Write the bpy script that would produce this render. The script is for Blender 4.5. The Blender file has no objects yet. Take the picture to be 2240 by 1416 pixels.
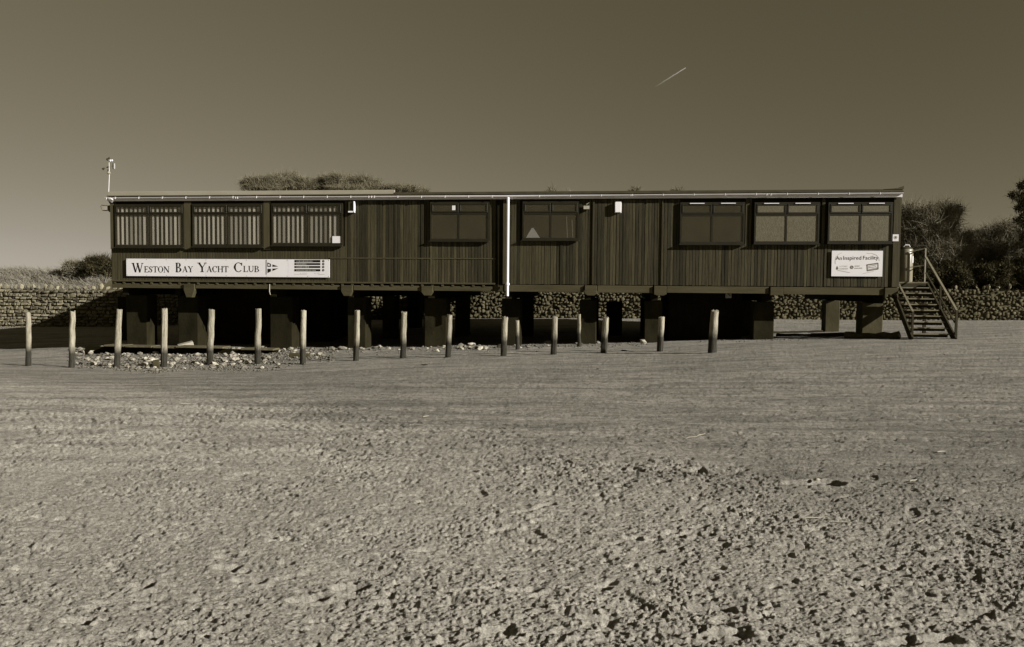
import bpy, bmesh, math, random
import numpy as np
from mathutils import Vector, Matrix, Euler
C = bpy.context.scene.collection
SC = bpy.context.scene
R = math.radians
# ------------------------------------------------------------------ camera
F, HC, PITCH, ROLL = 1742.0, 1.70, math.atan(81.4/1742.0), math.atan(15.0/1723.0)
cam = bpy.data.objects.new('camera', bpy.data.cameras.new('camera')); C.objects.link(cam)
cam.data.sensor_width = 36.0; cam.data.lens = 36.0*F/2240.0
cam.data.clip_start = 0.05; cam.data.clip_end = 30000
CAMROT = Matrix.Rotation(R(90)-PITCH, 3, 'X') @ Matrix.Rotation(ROLL, 3, 'Z')
cam.matrix_world = Matrix.Translation((0, 0, HC)) @ CAMROT.to_4x4()
SC.camera = cam
# ------------------------------------------------------------------ sun and sky
TH = R(7.23)                                   # the building is turned a little from the picture
ALPHA, KAP = R(69.0), 0.42
hx = math.cos(ALPHA)*-math.sin(TH) + math.sin(ALPHA)*math.cos(TH)
hy = math.cos(ALPHA)*-math.cos(TH) - math.sin(ALPHA)*math.sin(TH)
ELEV = math.atan(KAP*math.sin(ALPHA))
AZ = math.atan2(hx, hy)                        # from +Y clockwise towards +X
SUNV = Vector((math.cos(ELEV)*hx, math.cos(ELEV)*hy, math.sin(ELEV)))
sl = bpy.data.lights.new('sun', 'SUN'); sl.energy = 5.0; sl.angle = R(0.5); sl.color = (1.0, 0.963, 0.90)
so = bpy.data.objects.new('sun', sl); C.objects.link(so)
so.rotation_euler = SUNV.to_track_quat('Z', 'Y').to_euler(); so.location = (20, -20, 30)
W = bpy.data.worlds.new('World'); SC.world = W; W.use_nodes = True
nt = W.node_tree; nt.nodes.clear()
out = nt.nodes.new('ShaderNodeOutputWorld'); bg = nt.nodes.new('ShaderNodeBackground')
sky = nt.nodes.new('ShaderNodeTexSky'); sky.sky_type = 'NISHITA'; sky.sun_disc = False
sky.sun_elevation = ELEV; sky.sun_rotation = AZ
sky.air_density = 0.75; sky.dust_density = 0.15; sky.ozone_density = 2.5; sky.altitude = 0
sep = nt.nodes.new('ShaderNodeSeparateColor')              # a red-filtered, sepia toned plate: only the sky's red light counts
pw = nt.nodes.new('ShaderNodeMath'); pw.operation = 'POWER'; pw.inputs[1].default_value = 0.62
ml = nt.nodes.new('ShaderNodeMath'); ml.operation = 'MULTIPLY'; ml.inputs[1].default_value = 0.85
tone = nt.nodes.new('ShaderNodeMix'); tone.data_type = 'RGBA'
mr = nt.nodes.new('ShaderNodeMapRange'); mr.inputs['From Min'].default_value = 0.6; mr.inputs['From Max'].default_value = 3.2
tone.inputs['A'].default_value = (1.0, 0.85, 0.48, 1); tone.inputs['B'].default_value = (1.0, 0.91, 0.755, 1)
vm = nt.nodes.new('ShaderNodeVectorMath'); vm.operation = 'SCALE'
nt.links.new(sky.outputs[0], sep.inputs[0]); nt.links.new(sep.outputs[0], pw.inputs[0]); nt.links.new(pw.outputs[0], ml.inputs[0])
# clear winter air: the side of the sky away from the sun is the brighter, the side square to it the deeper
wtc = nt.nodes.new('ShaderNodeTexCoord'); wdt = nt.nodes.new('ShaderNodeVectorMath'); wdt.operation = 'DOT_PRODUCT'; wdt.inputs[1].default_value = (-hx, -hy, 0)
wmr = nt.nodes.new('ShaderNodeMapRange'); wmr.interpolation_type = 'SMOOTHSTEP'; wmr.inputs['From Min'].default_value = -0.1; wmr.inputs['From Max'].default_value = 1.0
wmr.inputs['To Min'].default_value = 0.87; wmr.inputs['To Max'].default_value = 1.22; wm2 = nt.nodes.new('ShaderNodeMath'); wm2.operation = 'MULTIPLY'
nt.links.new(wtc.outputs['Generated'], wdt.inputs[0]); nt.links.new(wdt.outputs['Value'], wmr.inputs[0]); nt.links.new(ml.outputs[0], wm2.inputs[0]); nt.links.new(wmr.outputs[0], wm2.inputs[1]); ml = wm2
nt.links.new(ml.outputs[0], mr.inputs[0]); nt.links.new(mr.outputs[0], tone.inputs['Factor'])
nt.links.new(tone.outputs['Result'], vm.inputs[0]); nt.links.new(ml.outputs[0], vm.inputs['Scale'])
nt.links.new(vm.outputs[0], bg.inputs[0]); bg.inputs[1].default_value = 0.08
nt.links.new(bg.outputs[0], out.inputs[0])
SC.view_settings.view_transform = 'Standard'; SC.view_settings.look = 'None'
SC.view_settings.gamma = 1.0; SC.view_settings.exposure = 0.55
SC.cycles.max_bounces = 4; SC.cycles.diffuse_bounces = 2; SC.cycles.transparent_max_bounces = 8
# ------------------------------------------------------------------ geometry of the photograph
def ray(px, py):
    d = Vector(((px-1120)/F, -(py-708)/F, -1.0))
    return CAMROT @ d
def at(px, py, Y):
    """world point on the ray through a photo pixel, at distance Y"""
    d = ray(px, py); t = Y/d.y
    return Vector((d.x*t, Y, HC+d.z*t))
def project(p):
    d = CAMROT.transposed() @ (Vector(p)-Vector((0, 0, HC)))
    return 1120+F*d.x/-d.z, 708-F*d.y/-d.z
_l, _r = at(243.5, 520, 32.1), at(1966.5, 520, 28.3)
XL, YL, XR, YR = _l.x, 32.1, _r.x, 28.3
u = Vector((XR-XL, YR-YL, 0)); LEN = u.length; u.normalize()
TH = math.atan2(-u.y, u.x)
back = Vector((-u.y, u.x, 0))
def fac(px, py, y=0.0):
    """building coordinates (s, z) where a photo pixel meets the plane y behind the front"""
    o = Vector((XL, YL, 0)) + back*y
    d = ray(px, py); t = (o.x*back.x+o.y*back.y)/(d.x*back.x+d.y*back.y)
    p = Vector((d.x*t, d.y*t, HC+d.z*t))
    return (p-o).x*u.x+(p-o).y*u.y, p.z
def bw(s, y, z):
    p = Vector((XL, YL, 0)) + u*s + back*y; p.z = z; return p
# ------------------------------------------------------------------ materials
def tint(L, k=1.0):
    """a neutral grey of linear value L in the photograph's sepia tone"""
    xs = [0, 0.05, 0.12, 0.3, 0.6, 1.0]
    g = np.interp(L, xs, [0.84, 0.87, 0.885, 0.915, 0.97, 0.985]); b = np.interp(L, xs, [0.35, 0.45, 0.55, 0.69, 0.98, 1.0])
    return (L*1.05, L*1.05*g, L*1.05*b, 1)
def mat(name, L, rough=0.8, var=0.25, scale=4.0, stretch=(1, 1, 1), bump=0.15, bscale=None, rnd=0.0, spec=0.3, detail=5.0, metal=0.0, coord='Object'):
    m = bpy.data.materials.new(name); m.use_nodes = True; n = m.node_tree; N = n.nodes; L_ = n.links
    b = N['Principled BSDF']; b.inputs['Roughness'].default_value = rough; b.inputs['Metallic'].default_value = metal
    b.inputs['Specular IOR Level'].default_value = spec
    tc = N.new('ShaderNodeTexCoord'); mp = N.new('ShaderNodeMapping'); mp.inputs['Scale'].default_value = stretch
    L_.new(tc.outputs[coord], mp.inputs[0])
    nz = N.new('ShaderNodeTexNoise'); nz.inputs['Scale'].default_value = scale; nz.inputs['Detail'].default_value = detail; nz.inputs['Roughness'].default_value = 0.65
    L_.new(mp.outputs[0], nz.inputs['Vector'])
    rp = N.new('ShaderNodeValToRGB'); e = rp.color_ramp.elements
    e[0].position = 0.28; e[0].color = tint(L*(1-var)); e[1].position = 0.72; e[1].color = tint(min(L*(1+var), 0.85))
    L_.new(nz.outputs[0], rp.inputs[0]); col = rp.outputs[0]
    if rnd > 0:
        oi = N.new('ShaderNodeObjectInfo'); mrn = N.new('ShaderNodeMapRange')
        mrn.inputs['To Min'].default_value = 1-rnd; mrn.inputs['To Max'].default_value = 1+rnd
        L_.new(oi.outputs['Random'], mrn.inputs[0])
        sc = N.new('ShaderNodeVectorMath'); sc.operation = 'SCALE'
        L_.new(col, sc.inputs[0]); L_.new(mrn.outputs[0], sc.inputs['Scale']); col = sc.outputs[0]
        ad = N.new('ShaderNodeVectorMath'); ad.operation = 'ADD'; ms = N.new('ShaderNodeMath'); ms.operation = 'MULTIPLY'; ms.inputs[1].default_value = 37.0
        L_.new(oi.outputs['Random'], ms.inputs[0]); L_.new(tc.outputs[coord], ad.inputs[0]); L_.new(ms.outputs[0], ad.inputs[1]); L_.new(ad.outputs[0], mp.inputs[0])
    L_.new(col, b.inputs['Base Color'])
    if bump > 0:
        n2 = N.new('ShaderNodeTexNoise'); n2.inputs['Scale'].default_value = bscale or scale*4; n2.inputs['Detail'].default_value = 6
        L_.new(mp.outputs[0], n2.inputs['Vector'])
        bp = N.new('ShaderNodeBump'); bp.inputs['Strength'].default_value = bump; bp.inputs['Distance'].default_value = 0.03
        L_.new(n2.outputs[0], bp.inputs['Height']); L_.new(bp.outputs[0], b.inputs['Normal'])
    m['_col'] = 1
    return m
M = {}
M['board'] = mat('stained_boards', 0.040, 0.75, 0.45, 3.0, (6, 6, 0.35), 0.25, 14, rnd=0.44, spec=0.15)
M['board_green'] = mat('painted_boards', 0.047, 0.7, 0.3, 3.0, (6, 6, 0.35), 0.15, 14, rnd=0.13, spec=0.15)
M['trim'] = mat('painted_trim', 0.06, 0.65, 0.18, 3.0, (3, 3, 0.5), 0.1, spec=0.2)
M['frame'] = mat('dark_window_frame', 0.016, 0.5, 0.25, 5.0, spec=0.3, bump=0.05)
M['beam'] = mat('rim_beam_timber', 0.06, 0.8, 0.3, 1.5, (0.4, 4, 3), 0.2, 20, spec=0.1, rnd=0.1)
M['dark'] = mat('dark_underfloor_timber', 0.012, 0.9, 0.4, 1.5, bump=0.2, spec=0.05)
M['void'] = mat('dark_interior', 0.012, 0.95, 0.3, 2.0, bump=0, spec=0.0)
M['pillar'] = mat('shade_dark_concrete', 0.018, 0.9, 0.5, 1.3, (1, 1, 0.6), 0.3, 12, spec=0.08, rnd=0.2)  # the shade under the floor is put into the pillar colour
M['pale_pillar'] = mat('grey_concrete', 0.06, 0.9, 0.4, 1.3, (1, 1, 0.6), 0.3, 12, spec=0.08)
M['fascia'] = mat('weathered_white_fascia', 0.60, 0.6, 0.12, 1.2, (0.6, 3, 3), 0.05)
M['white'] = mat('white_plastic', 0.8, 0.4, 0.05, 2.0, bump=0.0, spec=0.4)
M['gutter'] = mat('aged_white_gutter', 0.55, 0.5, 0.15, 1.2, (0.5, 2, 2), bump=0.0, spec=0.3)
M['roof'] = mat('grey_roof_sheet', 0.30, 0.7, 0.15, 1.0, (0.4, 1, 1), 0.05)
M['felt'] = mat('dark_roof_felt', 0.05, 0.9, 0.3, 2.0)
M['sign'] = mat('white_sign_face', 0.70, 0.5, 0.035, 1.3, bump=0.0, spec=0.3)
M['ink'] = mat('black_sign_print', 0.012, 0.6, 0.1, 3.0, bump=0, spec=0.1)
M['ink2'] = mat('grey_sign_print', 0.14, 0.6, 0.1, 3.0, bump=0, spec=0.1)
M['inkpale'] = mat('pale_sign_print', 0.45, 0.6, 0.1, 3.0, bump=0, spec=0.1)
M['blind'] = mat('pale_blind_fabric', 0.42, 0.9, 0.06, 3.0, bump=0, rnd=0.45)
M['post'] = mat('weathered_post_timber', 0.24, 0.85, 0.5, 4.0, (6, 6, 0.5), 0.9, 14, rnd=0.12, spec=0.1)
M['stone'] = mat('sea_wall_stone', 0.145, 0.9, 0.6, 2.6, bump=0.8, bscale=9, rnd=0.3, spec=0.1)
M['mortar'] = mat('dark_mortar', 0.085, 0.95, 0.4, 3.0, bump=0.5, spec=0.05)
M['stone_dk'] = mat('weedy_wall_stone', 0.085, 0.9, 0.6, 1.6, bump=0.6, bscale=9, spec=0.05)
M['footing'] = mat('stained_footing_concrete', 0.11, 0.9, 0.4, 2.0, bump=0.4, spec=0.05)
M['coping'] = mat('coping_stone', 0.2, 0.9, 0.3, 2.5, bump=0.5, bscale=9, rnd=0.3, spec=0.1)
M['rock'] = mat('pale_limestone_rock', 0.27, 0.9, 0.55, 4.0, bump=0.5, bscale=14, rnd=0.6, spec=0.1)
M['conc'] = mat('pale_concrete', 0.32, 0.9, 0.25, 2.0, bump=0.3, spec=0.1)
M['bank'] = mat('dune_soil', 0.09, 0.95, 0.4, 1.5, bump=0.5, spec=0.05)
M['bark'] = mat('grey_bark', 0.10, 0.9, 0.3, 4.0, (1, 1, 0.4), 0.4, spec=0.05)
M['bark_pale'] = mat('pale_bark', 0.42, 0.9, 0.2, 4.0, (1, 1, 0.4), 0.3, spec=0.05)
M['tank'] = mat('grey_tank_paint', 0.2, 0.4, 0.2, 3.0, bump=0.03, spec=0.4)
M['steel'] = mat('galvanised_steel', 0.30, 0.45, 0.15, 4.0, bump=0.05, spec=0.5)
M['darksteel'] = mat('dark_painted_steel', 0.04, 0.5, 0.2, 4.0, bump=0.05, spec=0.3)
M['tread'] = mat('worn_stair_timber', 0.16, 0.8, 0.35, 3.0, (1, 4, 4), 0.3, spec=0.15)
M['stair'] = mat('dark_stair_timber', 0.035, 0.8, 0.3, 3.0, (1, 4, 4), 0.2, spec=0.15)
M['drift'] = mat('bleached_driftwood', 0.32, 0.8, 0.15, 8.0, (1, 6, 6), 0.2, spec=0.1)
M['weed'] = mat('dark_seaweed', 0.02, 0.8, 0.4, 8.0, bump=0.4, spec=0.2)
M['log'] = mat('dark_log', 0.05, 0.85, 0.4, 3.0, (0.5, 5, 5), 0.4, spec=0.1)
def leafmat(name, L, var=0.35, tr=0.15):
    m = bpy.data.materials.new(name); m.use_nodes = True; n = m.node_tree; N = n.nodes; K = n.links
    for x in list(N): N.remove(x)
    o = N.new('ShaderNodeOutputMaterial'); d = N.new('ShaderNodeBsdfDiffuse'); t = N.new('ShaderNodeBsdfTranslucent'); mx = N.new('ShaderNodeMixShader')
    g = N.new('ShaderNodeTexCoord'); nz = N.new('ShaderNodeTexNoise'); nz.inputs['Scale'].default_value = 1.3; nz.inputs['Detail'].default_value = 8
    nz.inputs['Roughness'].default_value = 0.8
    rp = N.new('ShaderNodeValToRGB'); rp.color_ramp.elements[0].position = 0.3; rp.color_ramp.elements[0].color = tint(L*(1-var))
    rp.color_ramp.elements[1].position = 0.7; rp.color_ramp.elements[1].color = tint(L*(1+var))
    K.new(g.outputs['Object'], nz.inputs[0]); K.new(nz.outputs[0], rp.inputs[0]); K.new(rp.outputs[0], d.inputs[0]); K.new(rp.outputs[0], t.inputs[0])
    mx.inputs[0].default_value = tr; K.new(d.outputs[0], mx.inputs[1]); K.new(t.outputs[0], mx.inputs[2]); K.new(mx.outputs[0], o.inputs[0])
    return m
M['grass'] = leafmat('dry_marram_grass', 0.27, 0.55, 0.3)
M['grass_dk'] = leafmat('green_bank_grass', 0.11, 0.4, 0.2)
M['twig'] = leafmat('bare_twigs', 0.2, 0.5, 0.0)
M['twig_far'] = leafmat('bare_far_twigs', 0.17, 0.35, 0.0)
M['leaf_dk'] = leafmat('dark_shrub_leaves', 0.055, 0.5, 0.1)
M['leaf_ev'] = leafmat('evergreen_leaves', 0.045, 0.5, 0.1)
def glassmat(name, L, tr, gl=0.08):
    m = bpy.data.materials.new(name); m.use_nodes = True; n = m.node_tree; N = n.nodes; K = n.links
    for x in list(N): N.remove(x)
    o = N.new('ShaderNodeOutputMaterial'); t = N.new('ShaderNodeBsdfTransparent'); t.inputs[0].default_value = (0.94, 0.94, 0.93, 1)
    d = N.new('ShaderNodeBsdfDiffuse'); g = N.new('ShaderNodeBsdfGlossy'); g.inputs['Roughness'].default_value = 0.03
    g.inputs[0].default_value = (0.9, 0.87, 0.8, 1)
    nz = N.new('ShaderNodeTexNoise'); nz.inputs['Scale'].default_value = 1.6; tc = N.new('ShaderNodeTexCoord'); K.new(tc.outputs['Object'], nz.inputs[0])
    rp = N.new('ShaderNodeValToRGB'); rp.color_ramp.elements[0].color = tint(L*0.75); rp.color_ramp.elements[1].color = tint(L*1.25)
    K.new(nz.outputs[0], rp.inputs[0]); K.new(rp.outputs[0], d.inputs[0])
    m1 = N.new('ShaderNodeMixShader'); m1.inputs[0].default_value = tr; K.new(d.outputs[0], m1.inputs[1]); K.new(t.outputs[0], m1.inputs[2])
    m2 = N.new('ShaderNodeMixShader'); m2.inputs[0].default_value = gl; K.new(m1.outputs[0], m2.inputs[1]); K.new(g.outputs[0], m2.inputs[2])
    K.new(m2.outputs[0], o.inputs[0]); return m
M['glass'] = glassmat('clear_window_glass', 0.10, 0.88, 0.05)
M['glass_dk'] = glassmat('dull_window_glass', 0.085, 0.72, 0.05)  # an even dull tone mixed into the clear pane
def frosted():
    m = mat('patterned_net_curtain_glass', 0.105, 0.45, 0.3, 26, (1, 1, 0.45), 0.3, 60, spec=0.4)
    return m
M['frost'] = frosted()
# ------------------------------------------------------------------ mesh helpers
def obj(name, me, m=None, parent=None, loc=None, rot=None, scale=None):
    o = bpy.data.objects.new(name, me); C.objects.link(o)
    if m is not None and me is not None and not me.materials: me.materials.append(m)
    if parent: o.parent = parent
    if loc is not None: o.location = loc
    if rot is not None: o.rotation_euler = rot
    if scale is not None: o.scale = scale
    return o
def mesh_np(name, V, Fa):
    V = np.asarray(V, dtype=np.float32); Fa = np.asarray(Fa, dtype=np.int32)
    me = bpy.data.meshes.new(name); me.vertices.add(len(V)); me.vertices.foreach_set('co', V.ravel())
    k = Fa.shape[1]; me.loops.add(Fa.size); me.loops.foreach_set('vertex_index', Fa.ravel())
    me.polygons.add(len(Fa)); me.polygons.foreach_set('loop_start', np.arange(0, Fa.size, k, dtype=np.int32))
    me.update(calc_edges=True); me.validate(); return me
class MB:
    def __init__(s): s.v = []; s.f = []
    def box(s, x0, x1, y0, y1, z0, z1):
        b = len(s.v)
        s.v += [(x0, y0, z0), (x1, y0, z0), (x1, y1, z0), (x0, y1, z0), (x0, y0, z1), (x1, y0, z1), (x1, y1, z1), (x0, y1, z1)]
        s.f += [tuple(b+i for i in q) for q in ((0, 3, 2, 1), (4, 5, 6, 7), (0, 1, 5, 4), (1, 2, 6, 5), (2, 3, 7, 6), (3, 0, 4, 7))]
        return s
    def prism(s, pts, y0, y1):
        """outline in (x,z), from y0 (front) to y1"""
        b = len(s.v); n = len(pts)
        s.v += [(p[0], y0, p[1]) for p in pts]+[(p[0], y1, p[1]) for p in pts]
        s.f.append(tuple(b+i for i in range(n))); s.f.append(tuple(b+n+i for i in reversed(range(n))))
        for i in range(n): j = (i+1) % n; s.f.append((b+i, b+n+i, b+n+j, b+j))
        return s
    def bar(s, a, b_, w, h, up=(0, 0, 1)):
        a = Vector(a); b_ = Vector(b_); d = (b_-a).normalized(); upv = Vector(up)
        sd = d.cross(upv)
        if sd.length < 1e-4: sd = d.cross(Vector((0, 1, 0)))
        sd.normalize(); up2 = sd.cross(d).normalized(); k = len(s.v)
        for p in (a, b_):
            for q in ((-1, -1), (1, -1), (1, 1), (-1, 1)): s.v.append(tuple(p+sd*q[0]*w/2+up2*q[1]*h/2))
        s.f += [tuple(k+i for i in q) for q in ((0, 1, 2, 3), (7, 6, 5, 4), (0, 4, 5, 1), (1, 5, 6, 2), (2, 6, 7, 3), (3, 7, 4, 0))]
        return s
    def tube(s, pts, rad, n=8, cap=True):
        pts = [Vector(p) for p in pts]; rad = rad if isinstance(rad, (list, tuple)) else [rad]*len(pts); k = len(s.v)
        for i, p in enumerate(pts):
            d = (pts[min(i+1, len(pts)-1)]-pts[max(i-1, 0)]).normalized()
            a = d.orthogonal().normalized() if abs(d.z) > 0.9 else d.cross(Vector((0, 0, 1))).normalized()
            b = d.cross(a)
            for j in range(n):
                t = 2*math.pi*j/n; s.v.append(tuple(p+(a*math.cos(t)+b*math.sin(t))*rad[i]))
        for i in range(len(pts)-1):
            for j in range(n):
                j2 = (j+1) % n; s.f.append((k+i*n+j, k+(i+1)*n+j, k+(i+1)*n+j2, k+i*n+j2))
        if cap:
            s.f.append(tuple(k+j for j in range(n))); s.f.append(tuple(k+(len(pts)-1)*n+j for j in reversed(range(n))))
        return s
    def build(s, name, m, parent=None, smooth=False, bevel=0.0, **kw):
        me = bpy.data.meshes.new(name); me.from_pydata(s.v, [], s.f)
        bm = bmesh.new(); bm.from_mesh(me); bmesh.ops.recalc_face_normals(bm, faces=bm.faces)
        if bevel > 0: bmesh.ops.bevel(bm, geom=bm.edges[:], offset=bevel, segments=1, affect='EDGES')
        bm.to_mesh(me); bm.free()
        if smooth:
            for p in me.polygons: p.use_smooth = True
            me.set_sharp_from_angle(angle=R(40))
        return obj(name, me, m, parent, **kw)
def tag(o, label, cat, group=None, kind=None):
    if label: o['label'] = label
    if cat: o['category'] = cat
    if group: o['group'] = group
    if kind: o['kind'] = kind
    return o
def thing(name, label, cat, loc=(0, 0, 0), rotz=0, group=None):
    o = bpy.data.objects.new(name, None); C.objects.link(o); o.location = loc; o.rotation_euler = (0, 0, rotz)
    o.empty_display_size = 0.2
    return tag(o, label, cat, group)
# ------------------------------------------------------------------ noise
def perlin(x, y, seed=0):
    xi = np.floor(x).astype(np.int64); yi = np.floor(y).astype(np.int64); xf = x-xi; yf = y-yi
    def g(ix, iy, dx, dy):
        h = (ix*374761393+iy*668265263+seed*1442695041) & 0xffffffff
        h = ((h ^ (h >> 13))*1274126177) & 0xffffffff; h = (h ^ (h >> 16)) & 0xffff
        a = h*(2*math.pi/65536.0)
        return np.cos(a)*dx+np.sin(a)*dy
    fu = xf*xf*xf*(xf*(xf*6-15)+10); fv = yf*yf*yf*(yf*(yf*6-15)+10)
    a = g(xi, yi, xf, yf); b = g(xi+1, yi, xf-1, yf); c = g(xi, yi+1, xf, yf-1); d = g(xi+1, yi+1, xf-1, yf-1)
    return ((a+(b-a)*fu)+((c+(d-c)*fu)-(a+(b-a)*fu))*fv)*1.5
def sstep(a, b, x):
    t = np.clip((x-a)/(b-a), 0, 1); return t*t*(3-2*t)
# ------------------------------------------------------------------ ground height
PXN = np.array([0, 250, 560, 780, 1000, 1200, 1450, 1700, 2000, 2240], float)
YHN = 617+PXN*0.0087
def ztab(ys, Y): return HC-(np.array(ys, float)-YHN)*Y/F
ZA = ztab([801, 805, 799, 790, 781, 776, 769, 756, 747, 743], 25.8)
ZB = ztab([793, 789, 782, 770, 762, 757, 750, 741, 731, 722], 30.2)
ZB2 = ztab([776, 762, 757, 756, 752, 748, 743, 735, 722, 714], 33.5)
ZC = ztab([719, 718, 710, 703, 699, 698, 699, 700, 702, 702], 46.0)
def ground(X, Y):
    X = np.asarray(X, float); Y = np.asarray(Y, float)
    t = 1127+F*X/np.maximum(Y, 5.0)
    a, b, b2, c = (np.interp(t, PXN, z) for z in (ZA, ZB, ZB2, ZC))
    z = sstep(9, 25.8, Y)**1.2*a
    z = np.where(Y > 25.8, a+(b-a)*sstep(25.8, 30.2, Y), z)
    z = np.where(Y > 30.2, b+(b2-b)*sstep(30.2, 33.5, Y), z)
    z = np.where(Y > 33.5, b2+(c-b2)*sstep(33.5, 46, Y), z)
    return z
def gz(X, Y): return float(ground(X, Y))
YS_ = np.arange(3, 60, 0.04)
def on_ground(px, py):
    d = ray(px, py); X_ = d.x/d.y*YS_; g_ = ground(X_, YS_); hit = np.nonzero(HC+d.z/d.y*YS_ <= g_)[0]; i = hit[0] if len(hit) else len(YS_)-1
    return Vector((X_[i], YS_[i], g_[i]))
# ------------------------------------------------------------------ beach
rng = np.random.default_rng(5)
def build_beach():
    pr = np.linspace(1/2.3, 1/46.0, 900); Yr = 1/pr
    Yfar = np.array([50, 58, 75, 110, 180, 320, 600, 1200, 3000.0]); Yb = np.array([-60, -20, -6, -1, 1.2])
    Yall = np.concatenate([Yb, Yr, Yfar]); nb = len(Yb)
    cf = np.linspace(-1, 1, 1150); cl = np.array([-60, -25, -10, -5, -2.6, -1.7, -1.25]); cc = np.concatenate([cl, cf, -cl[::-1]])
    hw = 0.69*np.clip(Yall, 2.0, 200)+0.9
    X = cc[None, :]*hw[:, None]; Y = np.repeat(Yall[:, None], len(cc), 1)
    Z = ground(X, Y)
    r0, r1, c0, c1 = nb, nb+900, len(cl), len(cl)+1150
    x = X[r0:r1, c0:c1]; y = Y[r0:r1, c0:c1]
    far = sstep(5, 16, y)
    # how churned the sand is: patches, and the smooth tongue at the right middle
    line = 8.9-0.80*x                                       # old track: beyond it the sand is flatter
    wob = 0.6*perlin(x*0.5, y*0.5, 90)
    smooth_zone = sstep(-0.4, 0.7, y+wob-np.clip(line, 5.4, 11.5))
    patch = sstep(-0.25, 0.35, perlin(x*0.9, y*0.9, 3)+0.6*perlin(x*2.3, y*2.3, 4))
    amp = (0.68+0.55*patch)*(1-0.62*smooth_zone)
    right = sstep(-1.5, 2.5, x+0.2*(y-4))
    amp *= 1.0+0.16*right*(1-smooth_zone)
    h = np.zeros_like(x)
    h += 0.012*perlin(x*1.1, y*1.1, 10)+0.008*perlin(x*2.7+3, y*2.7, 11)
    g1 = 1-sstep(7, 13, y)
    h += amp*0.0045*perlin(x*6.5, y*6.5, 12)
    c = perlin(x*16, y*16, 13); h += amp*0.0058*np.maximum(c-0.16, 0)*2.2
    c = perlin(x*31+5, y*31, 14); h += amp*0.0068*np.maximum(c-0.12, 0)*2.2
    c = perlin(x*56+5, y*56, 15); h += (0.3+0.7*amp)*0.0054*np.maximum(c-0.10, 0)*2.0*g1
    c = perlin(x*95+5, y*95, 25); h += (0.4+0.6*amp)*0.0032*c*(1-sstep(4.5, 8, y))
    m1 = sstep(0.0, 0.5, perlin(x*1.7, y*1.7, 81)+0.2)
    pit = perlin(x*4.8+17, y*12, 16); h -= amp*(.35+.65*m1)*0.030*sstep(0.40, 0.58, pit)
    pit = perlin(x*13+7, y*26, 18); h -= amp*0.014*sstep(0.38, 0.55, pit)
    pit = perlin(x*36+7, y*44, 28); h -= (0.3+0.7*amp)*0.007*sstep(0.38, 0.5, pit)*g1
    h += 0.004*perlin(x*0.6, y*3.2, 19)*sstep(6, 12, y)
    h += 0.0022*perlin(x*3.1, y*7.1, 20)*sstep(8, 14, y)
    pit = perlin(x*3.3, y*9.3, 33); h -= 0.010*sstep(0.40, 0.58, pit)*sstep(6, 9, y)*(1-sstep(16, 24, y))
    # raked wheel lines running across the middle distance
    tr_ = random.Random(41); rut = np.zeros_like(x)
    for k in range(34):                                     # vehicle and cart tracks crossing the middle beach, each with its tread ribs
        y0 = 1/tr_.uniform(1/24.0, 1/6.6); sl_ = tr_.uniform(-.07, .07)-(0.16 if y0 < 10 else 0.02); bw_ = tr_.uniform(.05, .10)*(1+y0/30)
        off = y0+sl_*x+0.35*perlin(x*0.12+k*7.1, y*0+k*3.3, 300+k); lo, hi = sorted((tr_.uniform(-16, 16), tr_.uniform(-16, 16)))
        if hi-lo < 8: lo, hi = lo-6, hi+6
        keep = sstep(lo, lo+1.5, x)*(1-sstep(hi-1.5, hi, x))*(0.45+0.55*sstep(-.3, .3, perlin(x*.5, y*.5+k, 400+k)))
        for d_ in ((0.0, 1.35+y0*.02) if tr_.random() < .6 else (0.0,)):
            g_ = np.exp(-((y-off-d_)/bw_)**2)*keep
            h -= g_*(0.007+0.006*np.sin((x+(y-off-d_)*.8)*2*math.pi/0.13)*(1-sstep(12, 18, y)))
            rut += g_
    # ripples and drag lines running along the shore
    rp_ = perlin(x*0.45+3, y*4.6, 55); h += 0.0055*np.maximum(rp_, 0)*sstep(6, 10, y)
    rp_ = perlin(x*0.9+3, y*8.6, 56); h += 0.0040*rp_*sstep(5.5, 8, y)*(1-sstep(12, 16, y))
    c = perlin(x*12, y*15, 57); h += 0.006*np.maximum(c-.18, 0)*2*sstep(6, 9, y)*(0.4+0.9*np.clip(rut, 0, 1.2))
    pit = perlin(x*7, y*12, 58); h -= 0.011*sstep(.36, .5, pit)*sstep(6, 9, y)*(1-sstep(14, 20, y))*(0.35+0.8*np.clip(rut, 0, 1.2))
    Z[r0:r1, c0:c1] += h
    # footprints and scuffs stamped into the sand
    YY = Yr
    def stamp(cx, cy, ang, L, Wd, dep, rim=0.45):
        rad = L*1.0
        i0 = np.searchsorted(-pr, -1/max(cy-rad, 2.31)); i1 = np.searchsorted(-pr, -1/(cy+rad))
        if i1-i0 < 2: return
        hwl = 0.69*cy+0.9
        j0 = int((cx-rad-0.1)/hwl*574.5+574.5-abs(cx)/cy*3); j1 = int((cx+rad+0.1)/hwl*574.5+574.5+abs(cx)/cy*3)
        e = int(abs(cx)*0.69*rad/(hwl*hwl)*574.5)+2
        j0 = max(j0-e, 0); j1 = min(j1+e, 1150)
        if j1-j0 < 2: return
        xx = x[i0:i1, j0:j1]-cx; yy = y[i0:i1, j0:j1]-cy
        ca, sa = math.cos(ang), math.sin(ang)
        a = (xx*ca+yy*sa)/(L*0.5); b = (-xx*sa+yy*ca)/(Wd*0.5)
        b = b*(1.0+0.25*np.cos(a*3.0+0.6))
        r = np.sqrt(a*a+b*b)+0.10*perlin((xx+cx)*20, (yy+cy)*20, 77)
        d = -dep*(1-sstep(0.62, 1.0, r))+dep*rim*0.45*np.exp(-((r-1.14)/0.17)**2)
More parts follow.
